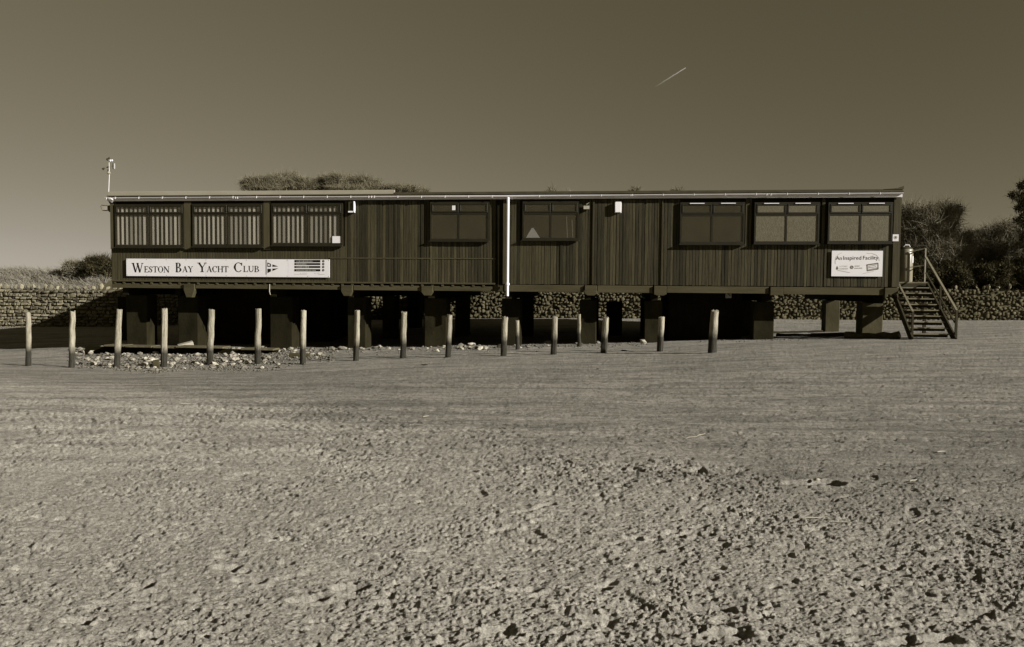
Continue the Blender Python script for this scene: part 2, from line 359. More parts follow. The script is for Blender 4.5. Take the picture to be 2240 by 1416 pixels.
        Z[r0+i0:r0+i1, c0+j0:c0+j1] += d
    rs = random.Random(3)
    # walkers' trails
    for k in range(15):
        cy = 1/rs.uniform(1/20, 1/2.6); cx = rs.uniform(-0.75, 0.75)*cy; a = rs.uniform(-0.5, 0.5)+(math.pi if rs.random() < .5 else 0)
        if rs.random() < 0.3: a += rs.uniform(0.6, 1.6)
        sL = rs.uniform(0.22, 0.29)
        for j in range(9):
            sd = 1 if j % 2 else -1
            fx = cx-math.sin(a)*0.09*sd; fy = cy+math.cos(a)*0.09*sd
            if 2.6 < fy < 24:
                dep = rs.uniform(0.007, 0.017)*(1-0.55*float(sstep(6.5, 10, fy)))
                stamp(fx, fy, a+sd*0.12+rs.uniform(-.1, .1), sL, sL*0.38, dep)
                stamp(fx-math.cos(a)*sL*0.33, fy-math.sin(a)*sL*0.33, a, sL*0.3, sL*0.27, dep*0.6, 0.1)
            cx += math.cos(a)*rs.uniform(.52, .66); cy += math.sin(a)*rs.uniform(.52, .66); a += rs.uniform(-.08, .08)
    for k in range(1500):                                    # scuffs, hoof and paw marks
        cy = 1/rs.uniform(1/15, 1/2.5); cx = rs.uniform(-0.78, 0.78)*cy
        dense = 1.0 if (cx > -0.4*cy*0 and cy < 8.5-0.5*cx) else 0.45
        if rs.random() > dense: continue
        L = rs.uniform(0.03, 0.11)*(1.0+0.3*rs.random()); stamp(cx, cy, rs.uniform(-0.6, 0.6), L, L*rs.uniform(.45, .8), rs.uniform(0.008, 0.020)*min(1, L/0.07), 0.35)
    # the two deep gouges photographed: one right of centre far, some near
    for px, py, L, Wd, dep, ang in [(1752, 1058, .30, .15, .06, 0.0), (1806, 1056, .30, .22, .05, 0), (765, 1290, .20, .10, .05, .2), (675, 1312, .22, .08, .035, .3),
                                    (495, 1247, .17, .09, .04, 0), (545, 1276, .20, .07, .035, -.1), (65, 1250, .22, .07, .035, -.1), (310, 1284, .13, .09, .04, 0),
                                    (1550, 1337, .28, .08, .035, -.15), (1310, 1362, .22, .07, .03, 0), (1145, 1297, .2, .07, .035, .15), (1430, 1182, .12, .05, .03, 0),
                                    (1385, 1180, .14, .07, .03, 0), (1577, 1118, .22, .09, .035, -.1), (1090, 1385, .17, .09, .045, 0), (330, 1398, .12, .08, .045, 0),
                                    (1420, 1205, .2, .06, .03, -.2), (170, 1362, .16, .08, .04, 0), (1520, 1268, .26, .07, .03, -.2), (1600, 1395, .2, .1, .05, 0),
                                    (2000, 1300, .2, .07, .035, -.1), (1860, 1240, .18, .06, .03, -.1), (2120, 1345, .24, .07, .04, -.15), (2060, 1400, .2, .1, .05, .1)]:
        p = on_ground(px, py); stamp(p.x, p.y, ang, L*1.1, Wd*1.25, dep*1.6, .3)
    nr, nc = X.shape
    V = np.stack([X, Y, Z], -1).reshape(-1, 3)
    i = np.arange(nr-1)[:, None]*nc+np.arange(nc-1)[None, :]
    Fa = np.stack([i, i+1, i+nc+1, i+nc], -1).reshape(-1, 4)
    me = mesh_np('beach_sand', V, Fa)
    for p in (): pass
    me.polygons.foreach_set('use_smooth', np.ones(len(Fa), dtype=bool))
    m = bpy.data.materials.new('beach_sand'); m.use_nodes = True; N = m.node_tree.nodes; K = m.node_tree.links; b = N['Principled BSDF']
    b.inputs['Roughness'].default_value = 0.95; b.inputs['Specular IOR Level'].default_value = 0.08
    tc = N.new('ShaderNodeTexCoord')
    def noise(sc, det=5, rough=.6, vec=None, st=None):
        z = N.new('ShaderNodeTexNoise'); z.inputs['Scale'].default_value = sc; z.inputs['Detail'].default_value = det; z.inputs['Roughness'].default_value = rough
        if st:
            mp = N.new('ShaderNodeMapping'); mp.inputs['Scale'].default_value = st; K.new(tc.outputs['Object'], mp.inputs[0]); K.new(mp.outputs[0], z.inputs[0])
        else: K.new(tc.outputs['Object'], z.inputs[0])
        return z.outputs[0]
    def ramp(v, p0, a, p1, bb):
        r = N.new('ShaderNodeValToRGB'); e = r.color_ramp.elements; e[0].position = p0; e[0].color = (a, a, a, 1); e[1].position = p1; e[1].color = (bb, bb, bb, 1)
        K.new(v, r.inputs[0]); return r.outputs[0]
    def mul(a, c):
        x = N.new('ShaderNodeMath'); x.operation = 'MULTIPLY'
        for i_, v in enumerate((a, c)):
            if isinstance(v, float): x.inputs[i_].default_value = v
            else: K.new(v, x.inputs[i_])
        return x.outputs[0]
    # far and right-hand beach painted darker: light falloff put into the colour, and damper sand
    sx = N.new('ShaderNodeSeparateXYZ'); K.new(tc.outputs['Object'], sx.inputs[0])
    ad = N.new('ShaderNodeMath'); ad.operation = 'MULTIPLY_ADD'; K.new(sx.outputs[0], ad.inputs[0]); ad.inputs[1].default_value = 0.80; K.new(sx.outputs[1], ad.inputs[2])
    ad2 = N.new('ShaderNodeMath'); ad2.operation = 'MULTIPLY_ADD'; K.new(noise(0.5, 6, .7), ad2.inputs[0]); ad2.inputs[1].default_value = 6.0; K.new(ad.outputs[0], ad2.inputs[2])
    dm = N.new('ShaderNodeMapRange'); dm.interpolation_type = 'SMOOTHSTEP'; dm.inputs['From Min'].default_value = 9.0; dm.inputs['From Max'].default_value = 13.5
    dm.inputs['To Min'].default_value = 1.0; dm.inputs['To Max'].default_value = 0.66; K.new(ad2.outputs[0], dm.inputs[0])
    f = mul(mul(ramp(noise(0.35, 4), .3, .93, .7, 1.06), ramp(noise(3.0, 6, .7, st=(0.7, 2.2, 1)), .3, .86, .68, 1.08)), ramp(noise(24, 6, .85, st=(0.6, 1.3, 1)), .36, .62, .55, 1.12))
    f = mul(f, ramp(noise(95, 4, .85), .38, .55, .5, 1.06))
    f = mul(f, dm.outputs[0])
    st = mul(ramp(noise(1.3, 9, .8, st=(0.22, 1.3, 1)), .40, .62, .57, 1.07), 1.0); st2 = mul(ramp(noise(6.0, 7, .85, st=(0.4, 1.5, 1)), .38, .72, .54, 1.06), ramp(noise(13.0, 5, .7, st=(0.45, 1.3, 1)), .33, .52, .43, 1.03))  # damp streaks; dark flecks put the shade of small pits into the colour
    mk = N.new('ShaderNodeMapRange'); mk.interpolation_type = 'SMOOTHSTEP'; mk.inputs['From Min'].default_value = 5.0; mk.inputs['From Max'].default_value = 9.5; K.new(sx.outputs[1], mk.inputs[0])
    mxs = N.new('ShaderNodeMix'); mxs.data_type = 'FLOAT'; K.new(mk.outputs[0], mxs.inputs[0]); mxs.inputs[2].default_value = 1.0; K.new(mul(mul(st, st2), 1.12), mxs.inputs[3])
    f = mul(f, mxs.outputs[0])
    v = N.new('ShaderNodeVectorMath'); v.operation = 'SCALE'; v.inputs[0].default_value = tint(SAND)[:3]; K.new(f, v.inputs['Scale'])
    K.new(v.outputs[0], b.inputs['Base Color'])
    bp = N.new('ShaderNodeBump'); bp.inputs['Strength'].default_value = 0.9; bp.inputs['Distance'].default_value = 0.017
    sm = N.new('ShaderNodeMath'); sm.operation = 'ADD'; K.new(noise(75, 8, .75, st=(0.7, 1.2, 1)), sm.inputs[0]); K.new(mul(noise(20, 7, .8, st=(0.6, 1.4, 1)), 2.2), sm.inputs[1])
    K.new(sm.outputs[0], bp.inputs['Height']); K.new(bp.outputs[0], b.inputs['Normal'])
    o = obj('beach_sand', me, m); o['kind'] = 'structure'; o['label'] = 'trampled sandy beach in front of the clubhouse'
    return o
SAND = 0.42
build_beach()
# ------------------------------------------------------------------ sea wall, bank behind
WYL, WYR = 47.5, 46.5                                  # distance of the wall at X=-31 and X=+29
def wy(X): return WYL+(X+31)/60.0*(WYR-WYL)
def wtop(X): return float(np.interp(X, [-45, -31, -10, 10, 29, 45], [1.25, 1.27, 1.32, 1.45, 1.78, 1.85]))
def stone_mesh(seed, chunky=0.5):
    r = random.Random(seed); bm = bmesh.new(); bmesh.ops.create_cube(bm, size=1.0)
    for v in bm.verts:
        v.co.x += r.uniform(-.10, .10); v.co.z += r.uniform(-.12, .12)
        if v.co.y < 0: v.co.x *= r.uniform(.72, .95); v.co.z *= r.uniform(.68, .95); v.co.y += r.uniform(-.1, .25)
    bmesh.ops.bevel(bm, geom=[e for e in bm.edges if min(v.co.y for v in e.verts) < -0.1], offset=0.09, segments=1, affect='EDGES')
    for v in bm.verts: v.co += Vector((r.uniform(-.03, .03), r.uniform(-.04, .04), r.uniform(-.03, .03)))
    me = bpy.data.meshes.new('stone'); bm.to_mesh(me); bm.free(); me.materials.append(M['stone']); return me
SM = [stone_mesh(i) for i in range(14)]
def rock_mesh(seed, flat=0.7, m=None, sub=1):
    r = random.Random(seed); bm = bmesh.new(); bmesh.ops.create_icosphere(bm, subdivisions=sub, radius=0.5)
    ax = Vector((r.uniform(.8, 1.25), r.uniform(.6, 1.0), flat*r.uniform(.7, 1.1)))
    pl = [(Vector((r.uniform(-1, 1), r.uniform(-1, 1), r.uniform(-1, 1))).normalized(), r.uniform(.24, .42)) for _ in range(7)]
    for v in bm.verts:
        for n, d in pl:
            k = v.co.dot(n)-d
            if k > 0: v.co -= n*k
        v.co += Vector((r.uniform(-.03, .03), r.uniform(-.03, .03), r.uniform(-.03, .03)))
        v.co = Vector((v.co.x*ax.x, v.co.y*ax.y, v.co.z*ax.z))
    me = bpy.data.meshes.new('rock'); bm.to_mesh(me); bm.free(); me.materials.append(m or M['rock']); return me
def join_copies(name, meshes, mats4, m, parent=None):
    Vs, Fs, off = [], [], 0
    cache = {}
    for me, mt in zip(meshes, mats4):
        if me.name not in cache:
            co = np.empty(len(me.vertices)*3, dtype=np.float32); me.vertices.foreach_get('co', co)
            me.calc_loop_triangles(); tr = np.empty(len(me.loop_triangles)*3, dtype=np.int32); me.loop_triangles.foreach_get('vertices', tr)
            cache[me.name] = (co.reshape(-1, 3), tr.reshape(-1, 3))
        co, tr = cache[me.name]; A = np.array(mt)
        Vs.append(co@A[:3, :3].T+A[:3, 3]); Fs.append(tr+off); off += len(co)
    me = mesh_np(name, np.concatenate(Vs), np.concatenate(Fs)); return obj(name, me, m, parent)
def TRS(loc, rot=(0, 0, 0), sc=(1, 1, 1)):
    return Matrix.Translation(loc) @ Euler(rot).to_matrix().to_4x4() @ Matrix.Diagonal((*sc, 1))
wall = thing('sea_wall', 'long rubble stone sea wall with upright coping stones behind the clubhouse', 'wall')
ang_w = math.atan2(WYR-WYL, 60)
mb = MB(); xs = np.linspace(-48, 46, 48)
for a, b in zip(xs[:-1], xs[1:]):
    k = len(mb.v)
    for X in (a, b):
        y = wy(X)
        for dy, z in ((0.16, -2.2), (0.16, wtop(X)-.1), (0.75, wtop(X)-.1), (0.75, -2.2)): mb.v.append((X, y+dy, z))
    mb.f += [(k, k+4, k+5, k+1), (k+1, k+5, k+6, k+2)]
mb.build('mortar_core', M['mortar'], wall)
r = random.Random(8); singles = []; rest = ([], [])
z0 = -1.75
while z0 < 1.9:
    hh = r.uniform(.15, .27); X = -47.5+r.uniform(0, .3)
    while X < 45.5:
        right = X > -12
        w = r.uniform(.12, .30) if right else r.choice([.16, .22, .3, .36, .44])*r.uniform(.85, 1.15)
        h1 = hh*(r.uniform(.55, 1.15) if right else r.uniform(.8, 1.1)); zz = z0+(r.uniform(-.08, .08) if right else r.uniform(-.03, .03))
        if zz+h1*.7 < wtop(X) and zz+h1 > ground(X, 46)-0.25:
            loc = (X+w/2, wy(X)+0.20+r.uniform(-.05, .06), zz+hh/2); rot = (r.uniform(-.06, .06), r.uniform(-.09, .09)*(6 if right else 1.2), ang_w+r.uniform(-.08, .08)); sc = (w*.99, .42, h1*.99)
            pxx = project(loc)
            if -12 < pxx[0] < 250 and len(singles) < 300: singles.append((loc, rot, sc))
            else: rest[0].append(r.choice(SM)); rest[1].append(TRS(loc, rot, sc))
        X += w
    z0 += hh
for loc, rot, sc in singles: obj('stone', r.choice(SM), None, wall, loc, rot, sc)
for side in (0, 1):
    pick = [i for i in range(len(rest[0])) if (rest[1][i].translation.x > -19) == bool(side)]
    o = join_copies('stonework', [rest[0][i] for i in pick], [rest[1][i] for i in pick], M['stone_dk' if side else 'stone'], wall); o['kind'] = 'stuff'
CM = []
for i in range(6):
    me = rock_mesh(200+i, 1.0, M['coping']); CM.append(me)
X = -47
while X < 45:
    w = r.uniform(.20, .40)
    if r.random() > (0.13 if X < -12 else .6):
        h = r.uniform(.28, .52)
        obj('coping_stone', r.choice(CM), None, wall, (X+w/2, wy(X)+.3+r.uniform(-.06, .06), wtop(X)+h*.28), (r.uniform(-.2, .2), r.uniform(-.45, .45), r.uniform(-.5, .5)), (w*.95, .45, h*1.05))
    X += w+r.uniform(.02, .16)
# bank behind the wall, ground to the horizon
def bankz(X, Y):
    X = np.asarray(X, float); Y = np.asarray(Y, float)
    base = np.interp(X, [-45, -31, -10, 10, 29, 45], [1.15, 1.17, 1.22, 1.35, 1.65, 1.75]); d = Y-(WYL+(X+31)/60*(WYR-WYL))
    crest = np.interp(X, [-60, -33, -29, -26, -20, 0, 20, 60], [1.3, 1.05, 1.1, 1.25, 1.5, 0.6, 0.8, 0.8])
    return base+crest*sstep(0.6, 4.5, d)-0.5*crest*sstep(8, 16, d)+0.12*perlin(X*.4, Y*.4, 60)*sstep(.6, 2, d)-sstep(16, 40, d)*1.2
ys = np.concatenate([[0.7, 1.0, 1.4, 1.9, 2.5, 3.2, 4, 5, 6, 7, 8, 10, 12, 14, 17, 20, 25, 32, 45, 80, 200, 600, 2500]])
xs = np.concatenate([[-2500, -600, -200, -90], np.linspace(-50, 46, 130), [90, 200, 600, 2500]])
Xg = np.repeat(xs[None, :], len(ys), 0); Yg = (WYL+(np.clip(Xg, -60, 60)+31)/60*(WYR-WYL))+ys[:, None]
Zg = bankz(np.clip(Xg, -60, 60), Yg); nr, nc = Xg.shape
i = np.arange(nr-1)[:, None]*nc+np.arange(nc-1)[None, :]
me = mesh_np('dune_bank', np.stack([Xg, Yg, Zg], -1).reshape(-1, 3), np.stack([i, i+1, i+nc+1, i+nc], -1).reshape(-1, 4))
o = obj('dune_bank', me, M['bank']); o['kind'] = 'structure'; o['label'] = 'earth bank rising behind the stone sea wall'
# ------------------------------------------------------------------ blades, twigs, leaves as ribbons
def ribbons(P, D, L, Wd, bend, segs=3, rng=rng, taper=True):
    """P,D (n,3) base and direction, L length, Wd width, bend (n,3)"""
    n = len(P); t = np.linspace(0, 1, segs+1)
    side = np.cross(D, rng.normal(size=(n, 3))); side /= np.linalg.norm(side, axis=1, keepdims=True)+1e-9
    V = np.zeros((n, segs+1, 2, 3))
    for k, tt in enumerate(t):
        c = P+D*(L*tt)[:, None]+bend*(tt*tt)*L[:, None]
        w = (Wd*(1-0.85*tt if taper else 1))[:, None]*.5
        V[:, k, 0] = c-side*w; V[:, k, 1] = c+side*w
    b = np.arange(n)[:, None]*(2*(segs+1)); k = np.arange(segs)[None, :]*2
    Fa = np.stack([b+k, b+k+1, b+k+3, b+k+2], -1).reshape(-1, 4)
    return V.reshape(-1, 3), Fa
def join_rib(name, parts, m, parent=None):
    Vs, Fs, off = [], [], 0
    for V, Fa in parts: Vs.append(V); Fs.append(Fa+off); off += len(V)
    return obj(name, mesh_np(name, np.concatenate(Vs), np.concatenate(Fs)), m, parent)
def unit(a): return a/(np.linalg.norm(a, axis=1, keepdims=True)+1e-9)
def tussocks(name, x0, x1, d0, d1, n, nb, hmin, hmax, m, label, w=0.035):
    tx = rng.uniform(x0, x1, n); td = rng.uniform(d0, d1, n); th = rng.uniform(hmin, hmax, n)*(0.8+0.5*perlin(tx*.5, td*.5, 71))
    P = np.repeat(np.stack([tx, td, th], 1), nb, 0); k = len(P)
    P[:, 0] += rng.normal(size=k)*.10; P[:, 1] += rng.normal(size=k)*.10
    Y = WYL+(P[:, 0]+31)/60*(WYR-WYL)+P[:, 1]; Z = bankz(P[:, 0], Y)-.05
    D = unit(np.stack([rng.normal(size=k)*.35-.1, rng.normal(size=k)*.35, np.ones(k)], 1)); L = P[:, 2]*rng.uniform(.6, 1.15, k)
    bend = np.stack([rng.normal(size=k)*.3-.25, rng.normal(size=k)*.25, -rng.uniform(.1, .5, k)], 1)
    o = join_rib(name, [ribbons(np.stack([P[:, 0], Y, Z], 1), D, L, np.full(k, w), bend)], m)
    tag(o, label, 'grass', kind='stuff')
tussocks('dune_grass', -40, -25.3, 0.7, 7, 2100, 18, .45, .8, M['grass'], 'pale dry marram grass on the bank above the left sea wall')
tussocks('bank_grass', -22, 34, 0.35, 3.0, 2400, 14, .25, .55, M['grass_dk'], 'short green grass along the bank above the sea wall')
def crown(name, lobes, n, m, parent, L=(.3, .7), w=.03, up=.6, seed=0, inner=.55, leaves=0, lw=.12, lm=None):
    g0 = np.random.default_rng(seed+500); more = []
    for c_, r_ in lobes:
        for _ in range(9):
            dd = g0.normal(size=3); dd /= np.linalg.norm(dd); dd[2] = abs(dd[2])*.9-.1; k_ = g0.uniform(.22, .42)
            more.append((tuple(np.array(c_)+dd*np.array(r_)*g0.uniform(.62, .9)), tuple(np.array(r_)*k_)))
    lobes = [(c_, tuple(np.array(r_)*.82)) for c_, r_ in lobes]+more
    g = np.random.default_rng(seed); parts = []; cs = np.array([l[0] for l in lobes]); rs_ = np.array([l[1] for l in lobes])
    vol = np.prod(rs_, 1)**.67; pick = g.choice(len(lobes), n, p=vol/vol.sum())
    d = unit(g.normal(size=(n, 3))); rr = g.uniform(inner, 1.0, n)**.7
    clump = 1+0.22*np.sin(d[:, 0]*7+pick*2)*np.cos(d[:, 2]*6+pick)
    P = cs[pick]+d*rs_[pick]*(rr*clump)[:, None]
    D = unit(d+np.array([0, 0, up])+g.normal(size=(n, 3))*.55)
    Ls = g.uniform(*L, n); parts.append(ribbons(P-D*Ls[:, None]*.6, D, Ls, np.full(n, w)*g.uniform(.6, 1.4, n), g.normal(size=(n, 3))*.22, 3, g))
    o = join_rib(name, parts, m, parent)
    if leaves:
        pick = g.choice(len(lobes), leaves, p=vol/vol.sum()); d = unit(g.normal(size=(leaves, 3))); rr = g.uniform(.25, 1.0, leaves)**.6
        clump = 1+0.18*np.sin(d[:, 0]*8+pick*2)*np.cos(d[:, 2]*7+pick)
        P = cs[pick]+d*rs_[pick]*(rr*clump)[:, None]; D = unit(g.normal(size=(leaves, 3))+d*.5)
        o2 = join_rib('foliage', [ribbons(P, D, np.full(leaves, lw)*g.uniform(.6, 1.5, leaves), np.full(leaves, lw*.6), g.normal(size=(leaves, 3))*.2, 1, g, False)], lm or m, parent)
    return o
def limbs(name, base, tips, r0, m, parent, seed=1):
    rr = random.Random(seed); mb = MB(); base = Vector(base)
    for t in tips:
        t = Vector(t); pts = [base]; q = 5
        for k in range(1, q+1):
            f = k/q; p = base.lerp(t, f); p.z = base.z+(t.z-base.z)*(f**.8); p += Vector((rr.uniform(-.12, .12), rr.uniform(-.12, .12), rr.uniform(-.08, .08)))*(1 if k < q else 0)*(t-base).length*.35
            pts.append(p)
        mb.tube(pts, [r0*(1-f/q*.82)*rr.uniform(.85, 1.1) for f in range(q+1)], 7)
    return mb.build(name, m, parent, smooth=True)
def plant(name, label, cat, px, Y, lobes_px, n, m, w, L, seed, leaves=0, lm=None, lw=.12, up=.6, trunk=True, inner=.5, group=None, r0=.14, bm_=None):
    """lobes_px: (px, py, rx_px, ry_px, dY) measured in the photograph"""
    bx = at(px, 600, Y); bz = float(bankz(bx.x, Y)) if Y < 70 else float(bankz(bx.x, 70))
    t = thing(name, label, cat, (bx.x, Y, bz), group=group); O = Vector((bx.x, Y, bz)); lobes = []
    for lx, ly, rx, ry, dy in lobes_px:
        c = at(lx, ly, Y+dy)-O; k = (Y+dy)/F; lobes.append(((c.x, c.y, c.z), (rx*k, (rx+ry)*.5*k, ry*k)))
    if trunk:
        rr = random.Random(seed); tips = []
        for c, r_ in lobes:
            for _ in range(4): tips.append((c[0]+rr.uniform(-.6, .6)*r_[0], c[1]+rr.uniform(-.5, .5)*r_[1], c[2]+rr.uniform(-.3, .7)*r_[2]))
        limbs('trunk', (0, 0, -.3), tips, r0, bm_ or M['bark'], t, seed)
    crown('crown', lobes, n, m, t, L, w, up, seed, inner, leaves, lw, lm)
    return t
plant('deciduous_tree', 'leftmost grey leafless tree crown rising above the roof', 'tree', 610, 95, [(560, 408, 46, 24, 0), (592, 404, 44, 22, .5), (625, 399, 48, 27, 1), (668, 405, 44, 22, .5), (640, 416, 80, 20, 0)], 22000, M['twig_far'], .032, (.4, 1.0), 21, group='bare trees behind the roof', r0=.3)
plant('deciduous_tree', 'tallest grey leafless tree behind the middle of the left roof', 'tree', 735, 95, [(705, 406, 42, 24, .5), (733, 401, 42, 28, 0), (765, 405, 40, 24, .5), (795, 404, 50, 24, 1), (775, 416, 95, 18, 0)], 25000, M['twig_far'], .032, (.4, 1.0), 22, group='bare trees behind the roof', r0=.3)
plant('deciduous_tree', 'low grey leafless tree behind the step in the roof', 'tree', 880, 95, [(870, 414, 40, 15, 0), (895, 416, 36, 14, 0), (918, 420, 24, 10, 1)], 6000, M['twig_far'], .032, (.35, .9), 23, group='bare trees behind the roof', r0=.2)
plant('deciduous_tree', 'thin leafless treetop just showing over the roof near the downpipe', 'tree', 1220, 90, [(1205, 419, 18, 12, 0), (1240, 424, 14, 9, 0)], 130, M['twig_far'], .05, (.5, 1.2), 24, group='bare trees behind the roof', r0=.1)
plant('deciduous_tree', 'small leafless treetop over the roof above the white alarm box', 'tree', 1387, 90, [(1387, 419, 17, 10, 0)], 330, M['twig_far'], .045, (.3, .8), 25, group='bare trees behind the roof', r0=.1)
plant('deciduous_tree', 'rightmost small leafless treetop over the roof', 'tree', 1482, 90, [(1482, 420, 20, 9, 0)], 300, M['twig_far'], .045, (.3, .8), 26, group='bare trees behind the roof', r0=.1)
plant('round_tree', 'rounded twiggy tree standing right behind the stairs', 'tree', 2050, 49.5, [(2030, 500, 75, 66, 0), (2000, 475, 45, 42, .5), (2070, 480, 40, 45, 0), (2060, 560, 80, 60, -.5), (1985, 560, 45, 60, 0), (2108, 530, 34, 34, 0)], 26000, M['twig'], .018, (.4, 1.05), 31, leaves=5200, lm=M['leaf_dk'], lw=.09, r0=.16, inner=.35)
plant('thicket_tree', 'dense twiggy tree against the right edge below the evergreen', 'tree', 2185, 50, [(2195, 545, 75, 65, 0), (2215, 510, 50, 35, 0), (2150, 540, 40, 45, .4), (2128, 560, 40, 44, .2), (2165, 516, 30, 24, 0), (2260, 540, 60, 60, 0)], 22000, M['twig'], .018, (.4, 1.05), 32, leaves=5500, lm=M['leaf_dk'], lw=.09, r0=.14, inner=.35)
plant('evergreen_tree', 'dark evergreen tree cut off by the right edge', 'tree', 2290, 46.8, [(2226, 430, 22, 13, 0), (2252, 408, 26, 17, .3), (2290, 430, 40, 46, 0), (2240, 456, 20, 12, 0), (2246, 484, 24, 16, 0), (2262, 520, 30, 30, 0), (2320, 390, 50, 40, 0), (2300, 520, 40, 60, 0)], 9000, M['twig'], .03, (.3, .7), 33, leaves=17000, lm=M['leaf_ev'], lw=.09, r0=.2, inner=.3)
for k, (px, lob) in enumerate([(2000, [(2000, 600, 50, 34, 0)]), (2090, [(2085, 605, 60, 36, 0)]), (2170, [(2170, 600, 60, 42, 0)]), (2240, [(2250, 598, 60, 42, 0)])]):
    plant('bramble_bush', ['dark bramble bush low behind the stair landing', 'dark bramble bush below the round twiggy tree', 'dark bramble bush between the two right trees', 'dark bramble bush at the right edge above the wall'][k], 'bush', px, 47.6, lob, 6000, M['leaf_dk'], .03, (.3, .7), 40+k, leaves=9000, lm=M['leaf_dk'], lw=.10, trunk=False, inner=.2, group='dark bushes above the right sea wall')
for k, (px, lob) in enumerate([(135, [(165, 590, 26, 15, 0)]), (215, [(212, 586, 44, 28, 0), (245, 590, 35, 30, 0)])]):
    plant('bramble_bush', ['grey-green scrub bush amid the dune grass', 'dark scrub bush beside the left end of the clubhouse'][k], 'bush', px, 50.5, lob, 7000, M['twig'] if k == 0 else M['leaf_dk'], .03, (.3, .8), 50+k, leaves=7000, lm=M['leaf_dk'], lw=.09, trunk=False, inner=.2, group='scrub on the left dune')
t = thing('dead_branch', 'pale bare curved branch in front of the round tree', 'branch', tuple(at(2056, 600, 48.2)))
O = at(2056, 600, 48.2)
MB().tube([at(*p, 48.2)-O for p in ((2040, 615), (2055, 572), (2066, 552), (2061, 540), (2058, 528), (2048, 512))], [.07, .06, .055, .05, .035, .02], 7).build('limb', M['bark_pale'], t, smooth=True)
MB().tube([at(*p, 48.2)-O for p in ((2066, 552), (2074, 545), (2080, 530))], [.03, .025, .012], 6).build('branch', M['bark_pale'], t, smooth=True)
# ------------------------------------------------------------------ clubhouse
club = thing('yacht_clubhouse', 'long dark timber-clad clubhouse standing on pillars above the beach', 'building', (XL, YL, 0), -TH)
ZB0, ZB1, ZR, ZBM = 1.79, 4.93, 5.10, 1.50           # cladding bottom/top, roof line, bottom of the rim beam
DEP = 11.2
rb = random.Random(12)
def S(px, y=0.0): return fac(px, 520, y)[0]
WIN = []   # s0, s1, z0, z1, kind, mid s, transom z
for (x0, x1, y0, y1, kind, mid, tr) in [(253, 404, 447, 541, 'blind', 328, 469), (422, 577, 446, 540, 'blind', 499, 468.5), (595, 750, 445, 537, 'blind', 673, 468),
        (941, 1070, 442, 527, 'dark', 1004, 467), (1143, 1266, 441, 525, 'dark', 1205, 467), (1487, 1628, 443, 534, 'dark', 1557, 470),
        (1649, 1791, 443, 533, 'frost', 1719, 470), (1810, 1951, 443, 532, 'frost', 1881, 469)]:
    cx = (x0+x1)/2
    s0, s1 = S(x0, -.07), S(x1, -.07); z0 = fac(cx, y1, -.07)[1]; z1 = min(fac(cx, y0, -.07)[1], ZB1-.03)
    WIN.append((s0, s1, z0, z1, kind, S(mid, -.07), fac(cx, tr, -.07)[1]))
# carcass behind the boards: pieces round the window openings, side and rear walls
mb = MB(); edges = sorted(WIN, key=lambda w: w[0]); prev = 0.0
for w in edges:
    mb.box(prev, w[0]+.03, 0.0, .12, ZB0-.02, ZB1+.1); mb.box(w[0]+.03, w[1]-.03, 0.0, .12, ZB0-.02, w[2]+.03); mb.box(w[0]+.03, w[1]-.03, 0, .12, w[3]-.03, ZB1+.1); prev = w[1]-.03
mb.box(prev, LEN, 0, .12, ZB0-.02, ZB1+.1)
mb.box(0, .12, .12, DEP-.12, ZB0-.02, ZB1+.1); mb.box(LEN-.12, LEN, .12, DEP-.12, ZB0-.02, ZB1+.1); mb.box(0, LEN, DEP-.12, DEP, ZB0-.02, ZB1+.1)
mb.build('wall', M['dark'], club)
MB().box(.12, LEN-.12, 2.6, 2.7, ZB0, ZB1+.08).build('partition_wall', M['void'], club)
# boards
REC0, REC1 = S(1085), S(1101)
pitch = .1155; s = 0.015
posts_flat = [(0.0, S(252)), (S(405), S(421)), (S(578.5), S(594))]
last_left = S(757)
def blocked(a, b, z):   # window above this board?
    for w in WIN:
        if b > w[0]+.01 and a < w[1]-.01: return w
    return None
nb_ = 0
for k in range(int(LEN/pitch)):
    a = s+k*pitch; b = a+pitch-.007
    if b > LEN: break
    if a > REC0-.02 and b < REC1+.07: continue
    if any(a > p[0]-.08 and b < p[1]+.08 for p in posts_flat[1:]): top = WIN[0][2]-.03
    else: top = ZB1
    w = blocked(a, b, 0)
    z1 = w[2]-.03 if w else top
    left = a < last_left
    lift = rb.uniform(0, .010) if not left else rb.uniform(0, .003)
    if rb.random() < .05 and not left: lift += .015
    zb = ZB0+rb.uniform(-.012, .008)
    wd = b-a-(0.004 if rb.random() < .8 else 0.012)
    # chamfered board
    x0, x1, yf = a, a+wd, -.018-lift; c = .006
    m_ = MB(); q = [(x0, 0.0), (x1, 0.0), (x1, yf+c), (x1-c, yf), (x0+c, yf), (x0, yf+c)]
    tilt = rb.uniform(-.006, .006) if not left else 0
    m_.v = [(p[0], p[1], zb) for p in q]+[(p[0]+tilt, p[1], z1) for p in q]
    m_.f = [tuple(range(6)), tuple(reversed(range(6, 12)))]+[(i, (i+1) % 6, (i+1) % 6+6, i+6) for i in range(6)]
    m_.build('board', M['board_green'] if left else M['board'], club); nb_ += 1
for p in posts_flat:
    zt, zb_ = ZB1, WIN[0][2]-.08
    MB().box(max(p[0]+.01, .02), p[1]-.008, -.085, -.02, zb_, zt).build('corner_panel' if p[0] < .1 else 'mullion_panel', M['trim'], club)
